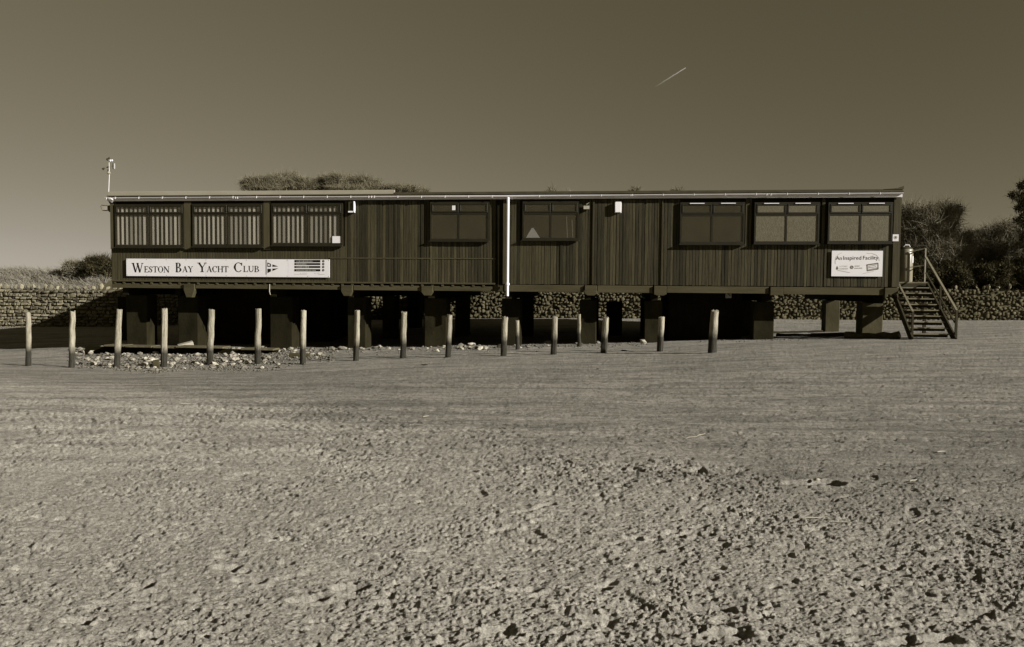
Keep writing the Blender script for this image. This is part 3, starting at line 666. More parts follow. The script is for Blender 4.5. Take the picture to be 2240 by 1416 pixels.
# head board under the fascia, right end post, recess between the two halves
MB().box(.0, LEN, -.055, -.028, ZB1-.0, ZB1+.075).build('head_board', M['frame'], club)
MB().box(LEN-S(1968)+S(1954)+.0, LEN+.03, -.075, -.035, ZB0, ZB1).build('corner_post', M['board_green'], club)
MB().box(S(1101), S(1108), -.06, -.01, ZB0, ZB1).build('trim_strip', M['board'], club)
MB().box(REC1-.001, REC0+.001, .001, .004, ZB0, ZB1) 
MB().box(S(1296.5), S(1300), -.075, -.03, ZB0, ZB1-.02).build('cover_strip', M['board_green'], club)
MB().box(S(1447), S(1449.5), -.07, -.03, ZB0, ZB1-.02).build('cover_strip', M['board'], club)
# ledges on the left half
zl = fac(900, 565.5)[1]
MB().box(S(722), REC0, -.045, -.020, zl-.02, zl+.02).build('ledge', M['trim'], club)
zl2 = fac(800, 606)[1]
MB().box(.02, REC0, -.075, -.022, ZB0-.035, ZB0+.03).build('drip_ledge', M['trim'], club, bevel=.008)
# row of joist ends in the slot over the rim beam
slot0, slot1 = ZB0-.105, ZB0-.035
n = int(REC0/.40); blk = MB().box(-.045, .045, -.05, .05, slot0-.01, slot1+.01)
b0 = blk.build('joist_end', M['beam'], club); b0.location = (.15, 0, 0)
for k in range(1, n):
    o = b0.copy(); C.objects.link(o); o.location = (.15+k*.395, rb.uniform(-.01, .01), 0)
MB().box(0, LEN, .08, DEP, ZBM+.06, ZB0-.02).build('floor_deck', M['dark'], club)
# rim beam between the brackets
BR = [415, 760, 936, 1294, 1446, 1701]; bs = [S(p) for p in BR]; hwb = .235
segs = [(0.0, bs[0]-hwb)]+[(bs[i]+hwb, bs[i+1]-hwb) for i in range(5)]+[(bs[5]+hwb, S(1939))]
for a, b in segs:
    if a < REC0 < b:
        MB().box(a+.01, REC0-.1, -.03, .08, ZBM, slot0).build('rim_beam', M['beam'], club, bevel=.01)
        MB().box(REC0-.09, REC1+.05, .0, .08, ZBM, ZB0-.03).build('rim_beam', M['board_green'], club, bevel=.01)
        MB().box(REC1+.06, b-.03, -.03, .08, ZBM, ZB0-.03).build('rim_beam', M['beam'], club, bevel=.01)
    else: MB().box(a+.01, b-.035, -.03, .08, ZBM+rb.uniform(-.01, .01), (slot0 if b < REC0 else ZB0-.03)).build('rim_beam', M['beam'], club, bevel=.01)
for i, sc in enumerate(bs+[S(1952)]):
    zt = slot0 if sc < REC0 else ZB0-.03; zlow = fac([415, 760, 936, 1294, 1446, 1701, 1952][i], [651, 648, 647, 647, 647, 646, 645][i], -.06)[1]
    w0 = .225; w1 = .115
    MB().prism([(sc-w0, ZBM-.05), (sc-w1, zlow), (sc+w1, zlow), (sc+w0, ZBM-.05), (sc+w0, zt), (sc-w0, zt)] if i < 6 else
               [(sc-w0, ZBM-.15), (sc-w1, zlow), (sc+w1+.05, zlow), (sc+w0, ZBM-.15), (sc+w0, zt), (sc-w0, zt)], -.10, .14).build('bracket', M['beam'], club, bevel=.01)
# cross bearers and pillars
PIL = [(275, 323), (388, 434), (590, 640), (759, 801), (929, 976), (1097, 1138), (1267, 1305), (1410, 1448), (1648, 1693), (1885, 1932)]
for i, (a, b) in enumerate(PIL):
    s0, s1 = fac(a, 700, .9)[0], fac(b, 700, .9)[0]; sc = (s0+s1)/2
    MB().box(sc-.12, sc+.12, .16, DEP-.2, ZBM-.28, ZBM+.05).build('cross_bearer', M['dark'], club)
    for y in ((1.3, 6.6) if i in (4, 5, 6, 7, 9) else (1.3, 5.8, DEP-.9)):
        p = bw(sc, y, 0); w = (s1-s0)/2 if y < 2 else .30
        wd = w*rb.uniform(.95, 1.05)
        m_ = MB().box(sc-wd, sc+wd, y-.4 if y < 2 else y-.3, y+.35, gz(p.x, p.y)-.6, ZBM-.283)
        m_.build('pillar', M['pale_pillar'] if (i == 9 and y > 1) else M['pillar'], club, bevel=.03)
# boarded stores under the floor
for (a, b, y0, y1, py) in [(1462, 1623, 2.2, 7.5, 700), (440, 600, 3.0, 7.0, 700), (1326, 1361, 6.5, 7.3, 700), (620, 720, 4.2, 8.0, 700), (258, 300, 5, 6.0, 700)]:
    s0 = fac(a, py, y0)[0]; s1 = fac(b, py, y0)[0]
    g = bw(s0, y0, 0); top = ZBM+.06 if b-a > 60 else 1.05
    m_ = MB(); n = max(2, int((s1-s0)/.3)); dx = (s1-s0)/n
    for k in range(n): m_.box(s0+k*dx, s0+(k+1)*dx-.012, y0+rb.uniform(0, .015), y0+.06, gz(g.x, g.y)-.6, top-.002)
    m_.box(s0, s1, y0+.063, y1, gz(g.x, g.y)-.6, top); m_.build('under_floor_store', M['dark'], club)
# small pale box hung under the floor
# fascia, roof, gutter, downpipe
def zs(sv, zl_, zr_): return zl_+(zr_-zl_)*sv/LEN
MB().box(-.02, LEN+.02, -.17, -.14, ZB1+.02, ZB1+.165).build('fascia_board', M['fascia'], club)
MB().box(-.02, LEN+.02, -.139, .12, ZB1+.10, ZB1+.14).build('soffit', M['frame'], club)
MB().box(-.04, LEN+.05, -.20, DEP+.2, ZB1+.20, ZB1+.235).build('roof_deck', M['felt'], club)
MB().box(0, LEN, -.12, DEP, ZB1+.141, ZB1+.199).build('roof_joists', M['felt'], club)
MB().box(-.06, S(865), -.12, -.06, ZB1+.236, ZB1+.40).build('roof_upstand', M['roof'], club, bevel=.01)
m_ = MB().box(S(865), LEN+.03, -.14, -.05, ZB1+.236, ZB1+.30); m_.build('roof_edge_trim', M['felt'], club)
MB().prism([(LEN-.6, ZB1+.30), (LEN+.06, ZB1+.30), (LEN+.06, ZB1+.41), (LEN-.1, ZB1+.34)], -.16, .4).build('roof_corner_flare', M['felt'], club)
zgl, zgr = ZB1+.155, ZB1+.165
gm = MB(); prof = [(math.pi*(1+k/8.0)) for k in range(9)]
GP = [(0-.08, zgl), (S(600), zgl+.005), (S(1112), zgl-.03), (S(1400), zgl), (LEN+.02, zgl+.01)]
for i, (gs, gzv) in enumerate(GP):
    for t in prof: gm.v.append((gs, -.225+.050*math.cos(t), gzv+.055*math.sin(t)))
    for t in reversed(prof): gm.v.append((gs, -.225+.044*math.cos(t), gzv+.002+.048*math.sin(t)))
for i in range(len(GP)-1):
    for j in range(18): j2 = (j+1) % 18; gm.f.append((i*18+j, (i+1)*18+j, (i+1)*18+j2, i*18+j2))
gm.f.append(tuple(range(18))); gm.f.append(tuple(reversed(range((len(GP)-1)*18, len(GP)*18))))
gut = gm.build('gutter', M['gutter'], club, smooth=True)
gb = MB().box(-.012, .012, -.282, -.165, -.066, .016)
bpx = list(range(262, 1112, 51))+list(range(1180, 1960, 67)); b0 = None
for p in bpx:
    if b0 is None: b0 = gb.build('gutter_bracket', M['gutter'], gut, bevel=.006); o = b0
    else: o = b0.copy(); C.objects.link(o)
    sv = S(p); o.location = (sv, 0, float(np.interp(sv, [g[0] for g in GP], [g[1] for g in GP])))
for p in (243, 249, 252, 523, 527, 811, 817, 1378, 1672, 1681):
    o = b0.copy(); C.objects.link(o); o.location = (S(p), .0, zgl-.01)
sd = S(1112.5)
dz = fac(1112, 648, -.2)[1]
MB().tube([(sd, -.235, zgl-.07), (sd, -.22, zgl-.2), (sd, -.2, dz)], .052, 12).build('downpipe', M['white'], club, smooth=True)
MB().tube([(sd, -.2, ZB0-.05), (sd, -.2, ZB0+.03)], .078, 12).build('pipe_collar', M['white'], club, smooth=True)
MB().tube([(-.06, -.1, ZB1+.1), (-.05, .1, ZB1-.1), (-.05, .15, ZBM)], .035, 8).build('corner_pipe', M['darksteel'], club, smooth=True)
MB().tube([(.25, -.235, zgl-.05), (.12, -.14, zgl-.14)], .06, 10).build('gutter_outlet', M['white'], club, smooth=True)
MB().tube([(S(590), -.04, ZBM+.2), (S(590), -.05, ZBM-.1), (S(591), -.02, fac(590, 645)[1])], .02, 6).build('drain_pipe', M['steel'], club)
# windows
def window(w, idx):
    s0, s1, z0, z1, kind, sm, zt = w; F_ = M['frame']
    fr = MB(); t = .055
    fr.box(s0, s1, -.12, .10, z0, z0+t+.02); fr.box(s0, s1, -.12, .10, z1-t, z1)
    fr.box(s0, s0+t, -.12, .10, z0+t+.02, z1-t); fr.box(s1-t, s1, -.12, .10, z0+t+.02, z1-t)
    f = fr.build('window', F_, club)
    MB().box(sm-.028, sm+.028, -.108, .05, z0+t+.022, zt-.045).build('mullion', F_, f)
    MB().box(s0+t, s1-t, -.110, .05, zt-.04, zt+.02).build('transom', F_, f)
    for a, b in ((s0+t, sm-.012), (sm+.012, s1-t)):
        MB().box(a+.003, b-.003, -.092, -.087, z0+t+.022, zt-.042).build('pane', M['glass' if kind == 'blind' else 'glass_dk' if kind == 'dark' else 'frost'], f)
        sash = MB(); q = .06; zl_, zh_ = zt+.023, z1-t-.003
        sash.box(a+.004, b-.004, -.13, -.06, zl_, zl_+q); sash.box(a+.004, b-.004, -.135, -.06, zh_-q, zh_)
        sash.box(a+.004, a+.004+q, -.135, -.06, zl_+q, zh_-q); sash.box(b-.004-q, b-.004, -.135, -.06, zl_+q, zh_-q)
        sash.build('sash', F_, f, bevel=.008)
        MB().box(a+.006+q, b-.006-q, -.118, -.113, zl_+q, zh_-q).build('pane', M['glass' if kind == 'blind' else 'glass_dk' if kind == 'dark' else 'frost'], f)
        if s0 > S(1400):
            c = (a+b)/2; MB().box(c-.26, c+.26, -.165, -.125, z1-.055, z1-.03).build('vent_strip', M['white'], f)
    MB().box(s0-.03, s1+.02, -.19, -.06, z0-.05, z0-.004).build('sill', F_, f, bevel=.008)
    if kind == 'blind':
        n = int((s1-s0-2*t)/.187); wds = None
        for k in range(n):
            x = s0+t+.055+k*.187
            if abs(x-sm) < .04 and False: continue
            wd = rb.uniform(.032, .048)
            o = MB().box(-wd, wd, -.004, .004, z0+.1, z1-.12).build('blind_slat', M['blind'], f)
            o.location = (x, -.055+rb.uniform(0, .01), 0); o.rotation_euler = (0, 0, R(rb.uniform(2, 12)))
    return f
for i, w in enumerate(WIN): window(w, i)
for w in WIN[:3]:
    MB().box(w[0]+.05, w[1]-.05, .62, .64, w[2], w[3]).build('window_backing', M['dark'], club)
bpy.context.view_layer.update()
def on_club(o_or_t): 
    o_or_t.rotation_euler = (0, 0, -TH)
def local_thing(name, label, cat, s, y, z, group=None):
    p = bw(s, y, z); return thing(name, label, cat, tuple(p), -TH, group)
# ------------------------------------------------------------------ things on the facade
def sticker(px0, py0, px1, py1, y, label, name='paper_notice', cat='notice'):
    s0, z1 = fac(px0, py0, y); s1, z0 = fac(px1, py1, y)
    t = MB().box(-(s1-s0)/2, (s1-s0)/2, -.004, .004, -(z1-z0)/2, (z1-z0)/2).build(name, M['sign'])
    p = bw((s0+s1)/2, y, (z0+z1)/2); t.location = p; t.rotation_euler = (0, 0, -TH); tag(t, label, cat); return t
sticker(727, 517, 746, 532, -.097, 'blank white paper in the bottom corner of the third blinded window')
sticker(989, 450, 996, 460, -.124, 'tiny pale sticker on the small upper pane of the fourth window', 'sticker', 'sticker')
# white triangular sail bag in window five
s0, zz = fac(1150, 522, -.05); s1, _ = fac(1182, 522, -.05); zt = fac(1165, 499, -.05)[1]
t = MB(); k = [(0, 0), (s1-s0, 0), ((s1-s0)*.52, zt-zz), ((s1-s0)*.4, (zt-zz)*.98)]
t.prism(k, -.02, .02); o = t.build('folded_cloth', M['sign']); o.location = bw(s0, -.05, zz); o.rotation_euler = (0, 0, -TH)
tag(o, 'pale triangular folded cloth standing inside the window right of the downpipe', 'cloth')
for px, h0, lab in ((1240, 474, 'tall thin pale pole leaning inside the window right of the downpipe'), (1252, 481, 'short thin pale pole beside a taller one inside the window right of the downpipe')):
    sA, zA_ = fac(px+1, 521, -.05); sB, zB_ = fac(px-1, h0, -.05)
    t = MB().tube([(0, 0, 0), (sB-sA, 0, zB_-zA_)], .014, 6).build('pole', M['conc']); t.location = bw(sA, -.05, zA_); t.rotation_euler = (0, 0, -TH); tag(t, lab, 'pole')
# wall lamp beside window three
s0, z1 = fac(762, 441, -.1); s1, z0 = fac(776, 465, -.1)
t = local_thing('wall_lamp', 'boxy outdoor lamp with pale edges right of the third blinded window', 'lamp', (s0+s1)/2, -.02, (z0+z1)/2)
w, h = (s1-s0)/2, (z1-z0)/2
MB().box(-w, w-.03, -.10, -.02, -h+.06, h).build('lamp_housing', M['darksteel'], t, bevel=.01)
MB().box(w-.03, w+.01, -.16, -.02, -h, h).build('lit_edge', M['white'], t, bevel=.006)  # sunlit right edge of the box, painted as a white piece
MB().box(-w+.01, w+.01, -.15, -.02, -h-.01, -h+.05).build('lamp_base', M['white'], t, bevel=.006)
# alarm box
s0, z1 = fac(1345.5, 442, -.12); s1, z0 = fac(1359, 465, -.12)
t = local_thing('alarm_box', 'plain white alarm box high on the boarded wall', 'alarm box', (s0+s1)/2, -.03, (z0+z1)/2)
w, h = (s1-s0)/2, (z1-z0)/2
MB().prism([(-w, h-.03), (-w+.02, h), (w-.02, h), (w, h-.03), (w-.01, -h), (-w+.01, -h)], -.14, 0).build('cover', M['white'], t, bevel=.008)
MB().box(-w-.008, w+.008, -.003, .012, -h-.01, h+.01).build('back_plate', M['fascia'], t)
# small flood lamp
s0, z1 = fac(1276, 450, -.1); s1, z0 = fac(1290, 459, -.1)
t = local_thing('small_floodlight', 'small grey floodlight with cable right of the window beside the downpipe', 'floodlight', (s0+s1)/2, -.03, (z0+z1)/2)
w, h = (s1-s0)/2, (z1-z0)/2
MB().box(-w, w, -.14, -.03, -h, h).build('lamp_head', M['darksteel'], t, bevel=.01)
MB().box(-w+.015, w-.015, -.146, -.141, -h+.015, h-.015).build('lens', M['conc'], t)
MB().tube([(0, -.03, h), (.02, -.02, h+.06), (.06, -.01, h+.1)], .01, 6).build('cable', M['steel'], t)
MB().bar((-.02, -.02, h+.05), (.1, -.02, h+.11), .02, .02).build('bracket', M['steel'], t)
# floodlight on the left corner
p = at(240, 455, YL+.05)
t = local_thing('corner_floodlight', 'slanting floodlight sticking out from the left corner of the clubhouse', 'floodlight', -.05, .05, p.z)
MB().prism([(-.36, .05), (-.31, .11), (-.05, .09), (-.05, -.12), (-.28, -.12)], -.12, .05).build('lamp_head', M['darksteel'], t, bevel=.008)
MB().prism([(-.335, .045), (-.30, .088), (-.075, .07), (-.075, -.095), (-.265, -.095)], -.128, -.121).build('lens', M['conc'], t)
MB().box(-.05, .05, -.05, .05, -.17, .10).build('bracket', M['darksteel'], t, bevel=.01)
# weather station
t = local_thing('weather_station', 'spindly weather station with anemometer cups on a mast over the left roof corner', 'weather station', .0, .1, ZB1+.24)
P = lambda px, py: (lambda q: (q[0], 0.0, q[1]-ZB1-.24))(fac(px, py, .1))
st = M['steel']; dk = M['darksteel']
MB().tube([P(237.5, 423), P(239, 385), P(238.5, 350)], [.018, .016, .013], 6).build('mast', M['fascia'], t)
ar = MB().tube([P(236, 350), P(246, 351)], .012, 5).build('cup_arm', st, t)
for (x, y, rr_, m_) in ((235.5, 349, .05, dk), (239.5, 346, .04, dk), (242, 352, .045, M['white']), (245.5, 351.5, .04, M['white'])):
    bm = bmesh.new(); bmesh.ops.create_uvsphere(bm, u_segments=8, v_segments=5, radius=rr_*1.1)
    bmesh.ops.delete(bm, geom=[v for v in bm.verts if v.co.x > .02], context='VERTS'); me = bpy.data.meshes.new('cup'); bm.to_mesh(me); bm.free()
    obj('cup', me, m_, ar, P(x, y), (0, 0, rr_*30))
MB().tube([P(226, 369), P(236, 366), P(250, 363)], .011, 5).build('vane_arm', st, t)
a = P(249, 364)
MB().box(a[0]-.035, a[0]-.005, -.03, .03, a[2]-.11, a[2]+.11).build('wind_vane', dk, t)
MB().box(a[0]+.0, a[0]+.05, -.004, .004, a[2]-.10, a[2]+.11).build('vane_fin', M['sign'], t)
a = P(226.5, 369); MB().tube([(a[0]-.04, 0, a[2]-.03), (a[0]+.04, 0, a[2]+.02)], [.05, .03], 8).build('sensor', dk, t)
a = P(236, 366); MB().tube([(a[0]-.03, 0, a[2]-.01), (a[0]+.05, 0, a[2]+.02)], [.03, .03], 8).build('sensor', dk, t)
a = P(238, 379); MB().tube([(a[0]-.06, 0, a[2]+.05), (a[0]-.01, 0, a[2]+.02), (a[0]+.05, 0, a[2]-.03)], [.03, .07, .05], 8).build('solar_panel', st, t)
a = P(236.5, 372); MB().tube([(a[0], 0, a[2]-.06), (a[0]+.01, 0, a[2]+.04)], [.035, .02], 8).build('gauge', dk, t)
# round-corner notice at the right corner
s0, z1 = fac(1953, 513, -.09); s1, z0 = fac(1965.5, 528, -.09)
t = local_thing('corner_notice', 'small white notice with a round emblem on the right corner post', 'sign', (s0+s1)/2, -.082, (z0+z1)/2)
w, h = (s1-s0)/2, (z1-z0)/2
MB().box(-w, w, -.012, 0, -h, h).build('plate', M['sign'], t)
MB().tube([(0, -.013, .01), (0, -.016, .01)], .062, 16).build('emblem', M['inkpale'], t)
MB().box(-.025, .025, -.019, -.0165, -.02, .05).build('emblem_mark', M['ink2'], t)
# ------------------------------------------------------------------ signs
def to_local(pts, base, y=0.0):
    return [(fac(px, py, y)[0]-base[0], fac(px, py, y)[1]-base[1]) for px, py in pts]
class Flat:
    """flat printed shapes, each a hair in front of the last"""
    def __init__(s, base, y): s.m = MB(); s.base = base; s.y = y; s.k = 0
    def poly(s, pts):
        yy = s.y-.0004*(s.k % 12); s.k += 1; b = len(s.m.v)
        s.m.v += [(p[0], yy, p[1]) for p in pts]; s.m.f.append(tuple(range(b, b+len(pts))))
    def px(s, pts): s.poly(to_local(pts, s.base, s.y))
    def stroke(s, a, b, w, w2=None):
        a = Vector((a[0], a[1])); b = Vector((b[0], b[1])); d = (b-a).normalized(); n = Vector((-d.y, d.x)); w2 = w if w2 is None else w2
        s.poly([tuple(a-n*w/2), tuple(b-n*w2/2), tuple(b+n*w2/2), tuple(a+n*w/2)])
    def arc(s, c, rx, ry, a0, a1, wt, wn, n=14):
        """crescent stroke: thick (wt) where the arc runs upright, thin (wn) at top and bottom"""
        for i in range(n):
            t0, t1 = [math.radians(a0+(a1-a0)*k/n) for k in (i, i+1)]; q = []
            for t, sg in ((t0, 1), (t1, 1), (t1, -1), (t0, -1)):
                wd = wn+(wt-wn)*abs(math.cos(t))**1.5
                q.append((c[0]+(rx-wt/2+sg*wd/2)*math.cos(t), c[1]+(ry-wn/2+sg*wn/2)*math.sin(t)))
            s.poly(q)
    def build(s, name, m, parent):
        me = bpy.data.meshes.new(name); me.from_pydata(s.m.v, [], s.m.f); me.update()
        return obj(name, me, m, parent)
GW = {'W': 1.18, 'E': .72, 'S': .60, 'T': .78, 'O': .86, 'N': .92, 'B': .74, 'A': .86, 'Y': .84, 'C': .80, 'H': .92, 'L': .70, 'U': .86}
def glyph(fl, ch, x, y, h, sx):
    T, N_ = .18*h, .068*h; sf = .06*h
    W_ = GW[ch]*h*sx; X = lambda v: x+v*W_
    def v(xx, y0=0, y1=1, w=T): fl.stroke((X(xx), y+y0*h), (X(xx), y+y1*h), w)
    def serif(xx, yy, wd=.17): fl.stroke((X(xx)-wd*h*sx, y+yy*h), (X(xx)+wd*h*sx, y+yy*h), sf)
    st, sb = 1-sf/h/2, sf/h/2
    if ch in 'WAYNT' or True: pass
    if ch == 'W':
        fl.stroke((X(.10), y+h), (X(.32), y), T); fl.stroke((X(.32), y), (X(.50), y+h*.85), N_); fl.stroke((X(.47), y+h), (X(.69), y), T); fl.stroke((X(.69), y), (X(.90), y+h), N_)
        serif(.10, st, .14); serif(.50, st, .12); serif(.90, st, .11)
    elif ch == 'A':
        fl.stroke((X(.14), y), (X(.50), y+h), N_); fl.stroke((X(.47), y+h), (X(.82), y), T); fl.stroke((X(.27), y+h*.34), (X(.70), y+h*.34), N_); serif(.14, sb, .13); serif(.83, sb, .15)
    elif ch == 'Y':
        fl.stroke((X(.15), y+h), (X(.52), y+h*.45), T); fl.stroke((X(.52), y+h*.45), (X(.86), y+h), N_); v(.50, 0, .48); serif(.5, sb); serif(.16, st, .15); serif(.85, st, .12)
    elif ch == 'N':
        v(.16, 0, 1, N_); v(.84, 0, 1, N_); fl.stroke((X(.16), y+h), (X(.84), y), T); serif(.14, st, .12); serif(.16, sb, .13); serif(.84, st, .13)
    elif ch == 'T':
        v(.5); serif(.5, sb); fl.stroke((X(.04), y+h-.03*h), (X(.96), y+h-.03*h), N_*1.1); v(.06, .74, 1, N_); v(.94, .74, 1, N_)
    elif ch in 'EL':
        v(.25); serif(.22, sb, .14); serif(.24, st, .15); fl.stroke((X(.2), y+.03*h), (X(.95), y+.03*h), N_*1.1); v(.93, 0, .27, N_)
        if ch == 'E': fl.stroke((X(.2), y+.97*h), (X(.9), y+.97*h), N_*1.1); v(.89, .76, 1, N_); fl.stroke((X(.25), y+.52*h), (X(.66), y+.52*h), N_); v(.66, .42, .62, N_)
    elif ch == 'H':
        v(.20); v(.80); fl.stroke((X(.2), y+.51*h), (X(.8), y+.51*h), N_)
        for a in (.2, .8): serif(a, st, .15); serif(a, sb, .15)
    elif ch == 'U':
        v(.20, .33, 1); v(.82, .33, 1, N_*1.2); fl.arc((X(.51), y+.34*h), X(.82)-X(.51)+N_/2, .35*h, 180, 360, T*.7, N_*1.4); serif(.2, st, .15); serif(.82, st, .12)
    elif ch == 'O': fl.arc((X(.5), y+.5*h), .47*W_, .52*h, 0, 360, T*1.1, N_, 24)
    elif ch == 'C':
        fl.arc((X(.54), y+.5*h), .50*W_, .52*h, 42, 318, T*1.15, N_, 22); v(.91, .68, .98, N_*1.3)
    elif ch == 'B':
        v(.22); serif(.18, st, .12); serif(.18, sb, .12)
        fl.arc((X(.45), y+.76*h), .40*W_, .25*h, -90, 90, T, N_); fl.arc((X(.45), y+.26*h), .50*W_, .27*h, -90, 90, T*1.1, N_)
        for q in (.975, .52, .025): fl.stroke((X(.2), y+q*h), (X(.48), y+q*h), N_)
    elif ch == 'S':
        fl.arc((X(.5), y+.745*h), .36*W_, .26*h, 35, 250, T*.85, N_*1.2); fl.arc((X(.5), y+.27*h), .42*W_, .275*h, -145, 85, T*.9, N_*1.2)
        fl.stroke((X(.28), y+.64*h), (X(.74), y+.38*h), T*.95); v(.85, .68, .95, N_); v(.12, .05, .32, N_)
def word(par, txt, px0, px1, pyb, pyt):
    fl = Flat(base, -.003)
    (x0, y0), (x1, _) = to_local([(px0, pyb), (px1, pyb)], fl.base, fl.y); h = to_local([(px0, pyt)], fl.base, fl.y)[0][1]-y0
    tot = sum(GW[c] for c in txt)*h; sx = (x1-x0)/tot; x = x0
    for c in txt:
        f1 = Flat(base, -.003); glyph(f1, c, x, y0, h, sx); f1.build('letter', M['ink'], par); x += GW[c]*h*sx
YS = -.10
(s0, z1), (s1, z0) = fac(276, 567, YS), fac(721, 606, YS)
z0 = (fac(276, 606.5, YS)[1]+fac(721, 604.5, YS)[1])/2; z1 = (fac(276, 568, YS)[1]+fac(721, 566, YS)[1])/2
base = (s0, z0); t = local_thing('name_sign', 'long white name sign with black serif lettering and a pennant under the blinded windows', 'sign', s0, YS, z0)
joints = [0, S(452)-s0, S(632)-s0, s1-s0]
for a, b in zip(joints[:-1], joints[1:]): MB().box(a+.003, b-.003, .0, .03, 0, z1-z0).build('sign_panel', M['sign'], t)
sc_ = MB(); b0 = None
for k in range(11):
    for zz in (.035, z1-z0-.035):
        if b0 is None: b0 = MB().tube([(0, -.004, 0), (0, .0, 0)], .014, 6).build('screw', M['ink2'], t); o = b0
        else: o = b0.copy(); C.objects.link(o)
        o.location = (.04+k*(s1-s0-.08)/10, 0, zz)
fl = Flat(base, YS-.003); fl.y = -.003
_tl = to_local
def to_local(pts, base, y=0.0):  # measured on the sign face
    return [(fac(px, py, YS)[0]-base[0], fac(px, py, YS)[1]-base[1]) for px, py in pts]
q = lambda X: 220+X/4.148
for (c, a, b, rest_, a2, b2) in [('W', 285, 392, 'ESTON', 395, 627), ('B', 680, 738, 'AY', 742, 842), ('Y', 880, 966, 'ACHT', 962, 1162), ('C', 1208, 1290, 'LUB', 1294, 1442)]:
    yb = 596-(q(a)-289)*.004
    word(t, c, q(a), q(b), yb, yb-20.5); word(t, rest_, q(a2), q(b2), yb, yb-13.2)
g = lambda X, Y_: (570+X/13.18, 550+Y_/13.18)
fl = Flat(base, -.003)
for pts in ([(150, 250), (172, 250), (172, 675), (150, 675)], [(200, 505), (300, 505), (300, 580), (200, 630)], [(345, 380), (515, 437), (345, 447)], [(345, 500), (515, 492), (345, 568)],
            [(200, 322), (300, 365), (300, 375), (200, 350)], [(200, 350), (216, 350), (216, 447), (200, 447)], [(274, 362), (300, 375), (300, 447), (274, 447)], [(216, 425), (274, 425), (274, 447), (216, 447)],
            [(216, 350), (236, 358), (216, 378)], [(274, 365), (274, 385), (252, 360)], [(216, 410), (216, 426), (236, 426)], [(274, 405), (274, 426), (255, 426)]):
    fl.px([g(*p) for p in pts])
fl.build('club_pennant', M['ink'], t)
fl = Flat(base, -.003); fp = Flat(base, -.009); rs = random.Random(4)
for (a, b, tx) in ((250, 320, 480), (340, 396, 300), (425, 480, 370), (514, 577, 560)):
    fl.px([g(978, a), g(1725, a), g(1725, b), g(978, b)])
    x = 1035
    while x < 1030+tx:
        wv = rs.uniform(16, 40); m_ = (a+b)/2; hh = rs.uniform(7, 13)
        fp.px([g(x, m_-hh), g(x+wv, m_-hh), g(x+wv, m_+hh), g(x, m_+hh)]); x += wv+rs.uniform(8, 22)
    c = g(1808, (a+b)/2); q2 = [(c[0]+2.6*math.cos(k*math.pi/6), c[1]+2.6*math.sin(k*math.pi/6)) for k in range(12)]; fl.px(q2)
    fp.px([g(1798, (a+b)/2-14), g(1820, (a+b)/2-14), g(1812, (a+b)/2+16), g(1800, (a+b)/2+16)])
fl.build('contact_panel', M['ink'], t); fp.build('contact_print', M['inkpale'], t)
fl = Flat(base, -.003)
for (a, b, c, d) in ((970, 660, 1340, 668), (1140, 625, 1165, 640), (1200, 625, 1350, 633), (1560, 625, 1585, 645), (1620, 625, 1700, 633), (1660, 660, 1850, 668)): fl.px([g(a, b), g(c, b), g(c, d), g(a, d)])
fl.build('small_print', M['inkpale'], t)
# right-hand facility sign
YS = -.10
(s0, z1), (s1, z0) = fac(1820, 549, YS), fac(1930, 605, YS)
z0 = (fac(1820, 605.8, YS)[1]+fac(1930, 604, YS)[1])/2; z1 = (fac(1820, 549.5, YS)[1]+fac(1930, 548, YS)[1])/2
base = (s0, z0); t = local_thing('facility_sign', 'square-cornered white plaque with thin lettering and three small logos near the stairs', 'sign', s0, YS, z0)
MB().box(0, s1-s0, 0, .03, 0, z1-z0).build('sign_panel', M['sign'], t)
g2 = lambda X, Y_: (1780+X/11.2, 520+Y_/11.2)
def text(name, txt, a, b, m, parent, ratio=None):
    """flat text from photo point a (left baseline) to b (right baseline)"""
    cu = bpy.data.curves.new(name, 'FONT'); cu.body = txt; cu.size = 1.0; cu.resolution_u = 3; tmp = bpy.data.objects.new(name, cu); C.objects.link(tmp)
    dg = bpy.context.evaluated_depsgraph_get(); me = bpy.data.meshes.new_from_object(tmp.evaluated_get(dg)); bpy.data.objects.remove(tmp)
    (xa, za), (xb, zb) = to_local([a, b], base); wd = math.hypot(xb-xa, zb-za); xs_ = [v.co.x for v in me.vertices]; k = wd/(max(xs_)-min(xs_)); mn = min(xs_)
    an = math.atan2(zb-za, xb-xa); ky = k*(ratio or 1.0)
    for v in me.vertices:
        X_, Z_ = (v.co.x-mn)*k, v.co.y*ky; v.co = (xa+X_*math.cos(an)-Z_*math.sin(an), -.0035, za+X_*math.sin(an)+Z_*math.cos(an))
    o = obj(name, me, m, parent); o.name = name; return o
text('word', 'An', g2(540, 548), g2(690, 546), M['ink'], t, 1.0); text('word', 'Inspired', g2(728, 546), g2(1165, 541), M['ink'], t, 1.0); text('word', 'Facility', g2(1208, 540), g2(1585, 536), M['ink'], t, 1.0)
text('logo_text', 'LOTTERY', g2(632, 722), g2(830, 720), M['inkpale'], t); text('logo_text', 'FUNDED', g2(632, 785), g2(840, 780), M['inkpale'], t)
text('logo_text', 'SPORT', g2(1002, 715), g2(1130, 713), M['ink2'], t); text('logo_text', 'ENGLAND', g2(1002, 768), g2(1192, 762), M['ink2'], t)
fl = Flat(base, -.0035)
fl.px([g2(*p) for p in ((572, 690), (590, 725), (604, 750), (596, 778), (575, 790), (552, 780), (545, 755), (560, 725))])
